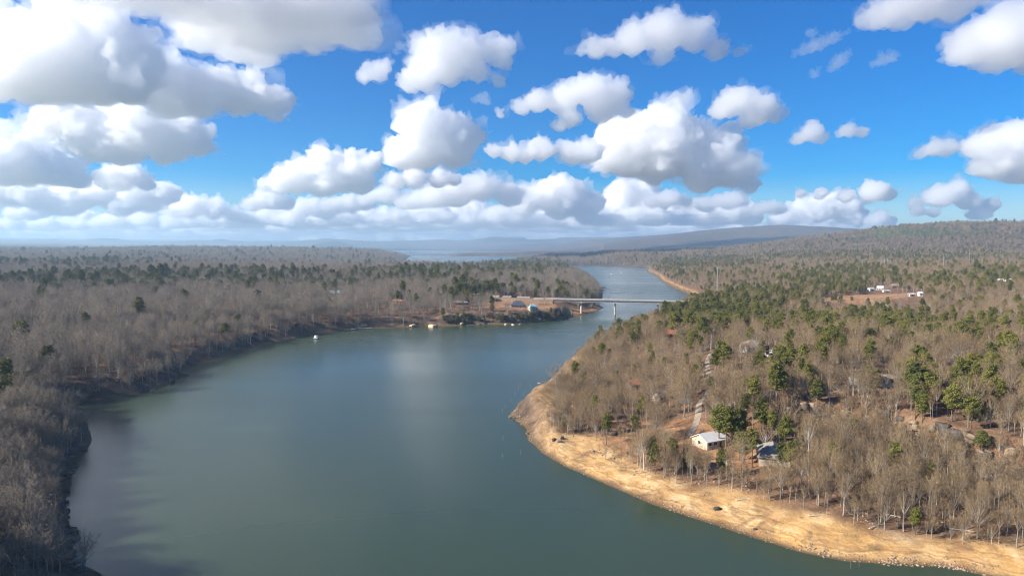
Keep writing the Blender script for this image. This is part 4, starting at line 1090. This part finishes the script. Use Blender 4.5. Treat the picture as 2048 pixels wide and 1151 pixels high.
# ------------------------------------------------------------------ woods
rs = np.random.RandomState(3)
def jitter_grid(r0, r1, s):
    xs = np.arange(-r1*.86, r1*.86, s); ys = np.arange(max(30, r0*.55), r1, s)
    X, Y = np.meshgrid(xs, ys); X = X.ravel(); Y = Y.ravel()
    X = X+rs.uniform(-.48, .48, X.shape)*s; Y = Y+rs.uniform(-.48, .48, Y.shape)*s
    R = np.hypot(X, Y); m = (R >= r0) & (R < r1) & (np.abs(np.arctan2(X, Y)) < math.radians(53)); return X[m], Y[m]
def bvh_z(X, Y): return np.array([gz(x, y) for x, y in zip(X, Y)])
cols = []
for r0, r1, s, sc0 in ((110,300,3.5,.95),(300,380,4.3,.92),(380,650,5.5,1.0),(650,1050,7.2,1.06),(1050,1750,9.6,1.15),(1750,3050,12.5,1.12),(3050,5200,21,1.5)):
    X, Y = jitter_grid(r0, r1, s)
    d = sdist(X, Y); r = side(X, Y)
    ok = d > np.where(r > .5, 9, 2.5)
    X, Y, d, r = X[ok], Y[ok], d[ok], r[ok]
    sb_ = poly_sd(BEACHP, X, Y)
    ok = (sb_ < 2.5*fbm(X/8, Y/8, 34, 2)) | (np.hypot(X, Y) > 1000)
    ok &= poly_sd(FIELD, X, Y) < 1
    yd = poly_sd(YARD, X, Y); ok &= (yd < 0) | (rs.rand(len(X)) < .13)
    for P_ in (SPIT, HAMLET, LAWN): ok &= (poly_sd(P_, X, Y) < 0) | (rs.rand(len(X)) < .12)
    ok &= keepaway(X, Y)
    gap = fbm(X/26, Y/26, 55, 3)
    ok &= rs.rand(len(X)) < np.clip(1.0+.9*gap, .55, 1)
    X, Y, d, r = X[ok], Y[ok], d[ok], r[ok]
    Z = bvh_z(X, Y)-(8 if r0 >= 3050 else 0); pr = zones(X, Y, Z)
    isp = rs.rand(len(X)) < pr
    hs_ = sc0*np.clip(rs.normal(1, .21, len(X)), .5, 1.55)
    hs_ = hs_*np.where(d < 26, .62+.38*np.clip(d, 0, 26)/26, 1)*(1+.24*fbm(X/90, Y/90, 77, 2))
    hs_ = hs_*np.where(r > .5, .76, 1.06)
    cols.append(np.stack([X, Y, Z, isp, hs_, rs.uniform(0, 6.283, len(X)), r], -1))
TREES = np.concatenate(cols)
# keep the sight lines to houses, bridge and clearing that the place has
pu, pb, pd = project(TREES[:, 0], TREES[:, 1], TREES[:, 2]); pt = project(TREES[:, 0], TREES[:, 1], TREES[:, 2]+13*TREES[:, 4])[1]
hw = 2.6*TREES[:, 4]*F/pd; cut = np.zeros(len(TREES), bool)
for (x0, x1, y0, y1, rg) in WIN:
    cut |= (pd < rg) & (pu+hw > x0) & (pu-hw < x1) & (pt < y1) & (pb > y0) & (rs.rand(len(TREES)) < (.8 if rg > 400 else .45))
TREES = TREES[~cut]
# single trees read one by one in the photograph: (px, py of the foot, height, kind)
HP = [(1214,866,9,2),(1271,876,9,2),(1304,930,10,0),(1371,936,7.5,4),(1437,892,15,3),(1452,896,15,0),(1468,893,14,3),(1482,890,13,0),(1521,862,13,0),(1528,866,12,2),(1489,928,11,2),(1504,934,13,1),(1478,920,10,2),
      (1565,944,10,2),(1580,950,11,0),(1597,948,11,2),(1663,930,8,4),(1668,955,11,0),(1268,752,7,2),(1330,742,8,2),(1300,745,8,4),(1194,706,7,2),(1212,700,6,4),(1440,742,15,2),(1432,752,13,0),(1450,748,14,2),(1600,778,13,0),(1615,785,12,2),
      (1835,762,15,1),(1850,772,14,0),(1925,790,14,3),(1950,792,13,0),(1985,790,12,2),(1735,775,9,4),(1752,776,8,4),(10,800,15,0),(30,802,14,2),(55,806,13,3),(1665,705,13,3),(1650,700,12,0),(1690,700,12,2),(1238,665,9,1),(1255,664,9,2)]
rb = random.Random(9)
HP += [(a_, np.interp(a_, [885,1020,1070,1120,1140], [647,644,641,636,633])-rb.uniform(0, 9), rb.uniform(4, 8), 4 if rb.random() < .6 else 2) for a_ in [888+246*k/33+rb.uniform(-3, 3) for k in range(34)]]
HB = [(1276,930,13,1),(1288,938,15,3),(1281,945,16,4),(1264,948,11,7),(1242,940,9,7),(1228,932,9,7),(1211,918,8,5),(1330,950,12,2),(1107,862,9,7),(1101,850,10,7),(1117,858,11,7),(1136,868,9,5),(1128,850,9,7),(1160,862,11,2),(1150,855,12,7),
      (1530,905,11,1),(1395,950,11,2),(1415,962,12,4),(1360,938,9,7),(1345,955,10,7)]
one = []
for l, p in ((HP, 1), (HB, 0)):
    for px, py, h, k in l:
        g = hit(px, py)
        if g is None: continue
        hh = (pspecs if p else specs)[k][0]
        one.append((g.x, g.y, g.z, p, h/hh, rs.uniform(0, 6.28), 1.0 if g.x > 0 else 0.0, k))
XX = TREES[:, 0]; YY = TREES[:, 1]
px, py, dep = project(XX, YY, TREES[:, 2]+8)
kidx = np.where(TREES[:, 3] > .5, rs.choice(6, len(XX), p=[.22,.2,.2,.18,.08,.12]), rs.choice(8, len(XX), p=[.16,.15,.13,.14,.12,.1,.1,.1]))
edge = (TREES[:, 3] < .5) & (TREES[:, 0] > 0) & (np.hypot(XX, YY) < 300)
kidx = np.where(edge, rs.choice(8, len(XX), p=[.06,.06,.06,.24,.26,.04,.06,.22]), kidx)
TREES[:, 4] *= np.where(edge, 1.04, 1)
TREES = np.column_stack([TREES, kidx]); TREES = np.vstack([np.array(one), TREES])
px = np.concatenate([np.full(len(one), 1500.), px]); dep = np.concatenate([np.zeros(len(one)), dep])
order = np.argsort(np.where((px > -20) & (px < 2068), dep, 1e9))
single = np.zeros(len(TREES), bool)
for p in (0, 1):
    sel = [i for i in order if (TREES[i, 3] > .5) == bool(p)][:300]; single[sel] = True
def inst(root_name, label, group, row, meshes):
    t = thing(root_name, label, 'tree', tuple(row[:3]), row[5], group); s = row[4]; t.scale = (s, s, s)
    link('trunk', meshes[0], t); link('crown', meshes[1], t)
    return t
LAND = [('the terracotta red roof', 1337, 675), ('the white two storey house', 1504, 703), ('the white metal roof', 1420, 888), ('the wide grey roof', 1546, 918), ('the white cottage', 1322, 800),
        ('the white mobile home', 1745, 768), ('the grey drive', 1415, 735), ('the sandstone cliff', 1700, 815), ('the big cliff overhang', 1930, 850), ('the pale track', 1740, 882), ('the beach point', 1110, 830),
        ('the boulder row', 1225, 862), ('the ochre beach below the grey roof', 1480, 1000), ('the drift logs', 1760, 1045), ('the widest part of the lower beach', 1900, 1075), ('the bridge end', 1370, 612), ('the dirt clearing', 1740, 600),
        ('the lone steel mast', 1435, 575), ('the rocky left point', 360, 745), ('the left cove', 180, 800), ('the shaded left ledges', 130, 1040), ('the dark near shore bulge', 170, 880), ('the motor boat', 600, 665), ('the rounded hill behind the cliff', 1900, 700), ('the pine knoll behind the shed', 1600, 700)]
LP = []
for nm, a, b_ in LAND:
    q = hit(a, b_); LP.append((nm, q.x, q.y))
KB = ['round-crowned', 'broad-crowned', 'small round', 'high-crowned', 'slim', 'low spreading', 'great spreading', 'pole-thin']
KP = ['full-crowned', 'tall open', 'conical young', 'wide bushy', 'small shrubby', 'tall sparse']
for n_, i in enumerate(np.where(single)[0]):
    row = TREES[i]; k = int(row[7]); isp = row[3] > .5; hand = i < len(one)
    nm = min(LP, key=lambda l: (l[1]-row[0])**2+(l[2]-row[1])**2)[0]
    if isp:
        lab = '%s green pine near %s' % (KP[k], nm); inst('pine_tree', lab, 'pines near '+nm[4:], row, PINE[k])
    else:
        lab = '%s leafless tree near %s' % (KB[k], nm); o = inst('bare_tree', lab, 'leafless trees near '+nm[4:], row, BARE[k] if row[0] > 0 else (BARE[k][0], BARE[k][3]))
        if hand and i-len(HP) in (1, 2, 15):
            for c in o.children:
                if c.name.startswith('trunk'): c.data = c.data.copy(); c.data.materials[0] = M['palebark']
            o['label'] = {1: 'pale barked sycamore beside the ochre beach', 2: 'tallest pale sycamore beside the ochre beach', 15: 'pale forked tree in front of the wide grey roof'}[i-len(HP)]
            del o['group']

def scatter(name, rows, coll, first, label, cat):
    me_ = D.meshes.new(name); P_ = rows[:, :3].astype(np.float32)
    me_.vertices.add(len(P_)); me_.vertices.foreach_set('co', P_.ravel())
    for nm, typ, arr in (('rotz', 'FLOAT', rows[:, 5]), ('siz', 'FLOAT', rows[:, 4]), ('idx', 'INT', rows[:, 7]+first)):
        a = me_.attributes.new(nm, typ, 'POINT'); a.data.foreach_set('value', arr.astype(np.int32 if typ == 'INT' else np.float32))
    o = link(name, me_); ng = D.node_groups.new(name, 'GeometryNodeTree')
    ng.interface.new_socket('Geometry', in_out='INPUT', socket_type='NodeSocketGeometry'); ng.interface.new_socket('Geometry', in_out='OUTPUT', socket_type='NodeSocketGeometry')
    gi = ng.nodes.new('NodeGroupInput'); go = ng.nodes.new('NodeGroupOutput'); ip = ng.nodes.new('GeometryNodeInstanceOnPoints')
    ci = ng.nodes.new('GeometryNodeCollectionInfo'); ci.inputs['Collection'].default_value = coll; ci.inputs['Separate Children'].default_value = True; ci.inputs['Reset Children'].default_value = True
    def na_(nm, typ):
        q = ng.nodes.new('GeometryNodeInputNamedAttribute'); q.data_type = typ; q.inputs['Name'].default_value = nm; return q.outputs['Attribute']
    cx = ng.nodes.new('ShaderNodeCombineXYZ'); ng.links.new(na_('rotz', 'FLOAT'), cx.inputs[2])
    er = ng.nodes.new('FunctionNodeEulerToRotation'); ng.links.new(cx.outputs[0], er.inputs[0])
    ng.links.new(gi.outputs[0], ip.inputs['Points']); ng.links.new(ci.outputs[0], ip.inputs['Instance']); ip.inputs['Pick Instance'].default_value = True
    ng.links.new(na_('idx', 'INT'), ip.inputs['Instance Index']); ng.links.new(er.outputs[0], ip.inputs['Rotation']); ng.links.new(na_('siz', 'FLOAT'), ip.inputs['Scale'])
    ng.links.new(ip.outputs[0], go.inputs[0])
    md = o.modifiers.new('scatter', 'NODES'); md.node_group = ng
    return tag(o, label, cat, kind='stuff')
rest = TREES[~single]; bp = rest[:, 3] > .5
names = sorted(o.name for o in PROTO.objects); off = {k: min(i for i, n in enumerate(names) if n.startswith(k)) for k in ('bare_', 'bareleft', 'pine', 'brush')}
lf = rest[:, 6] < .5
scatter('leafless_woods', rest[~bp & ~lf], PROTO, off['bare_'], 'leafless tan woods covering the right bank and its hills', 'woods')
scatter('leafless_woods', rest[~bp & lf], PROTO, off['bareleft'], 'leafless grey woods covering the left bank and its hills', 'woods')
scatter('pine_woods', rest[bp], PROTO, off['pine'], 'pine stands scattered through the leafless woods', 'woods')
X, Y = jitter_grid(110, 520, 4.4); d = sdist(X, Y); r = side(X, Y)
sb_ = poly_sd(BEACHP, X, Y)
ok = (d > 6) & (sb_ < 2.5*fbm(X/7, Y/7, 33, 2)) & (fbm(X/18, Y/18, 66, 3) > -.05) & keepaway(X, Y) & ((poly_sd(YARD, X, Y) < 0) | (rs.rand(len(X)) < .2))
onb = (sb_ > 1) & (d > 4) & (fbm(X/12, Y/12, 44, 3) > .12) & (rs.rand(len(X)) < .55); ok |= onb
X, Y, onb = X[ok], Y[ok], onb[ok]; Z = bvh_z(X, Y)
rows = np.column_stack([X, Y, Z, 0*X, np.where(onb, .32, 1)*rs.uniform(.55, 1.25, len(X)), rs.uniform(0, 6.28, len(X)), 0*X, rs.randint(0, 3, len(X))])
scatter('undergrowth', rows, PROTO, off['brush'], 'twiggy leafless undergrowth beneath the trees', 'brush')
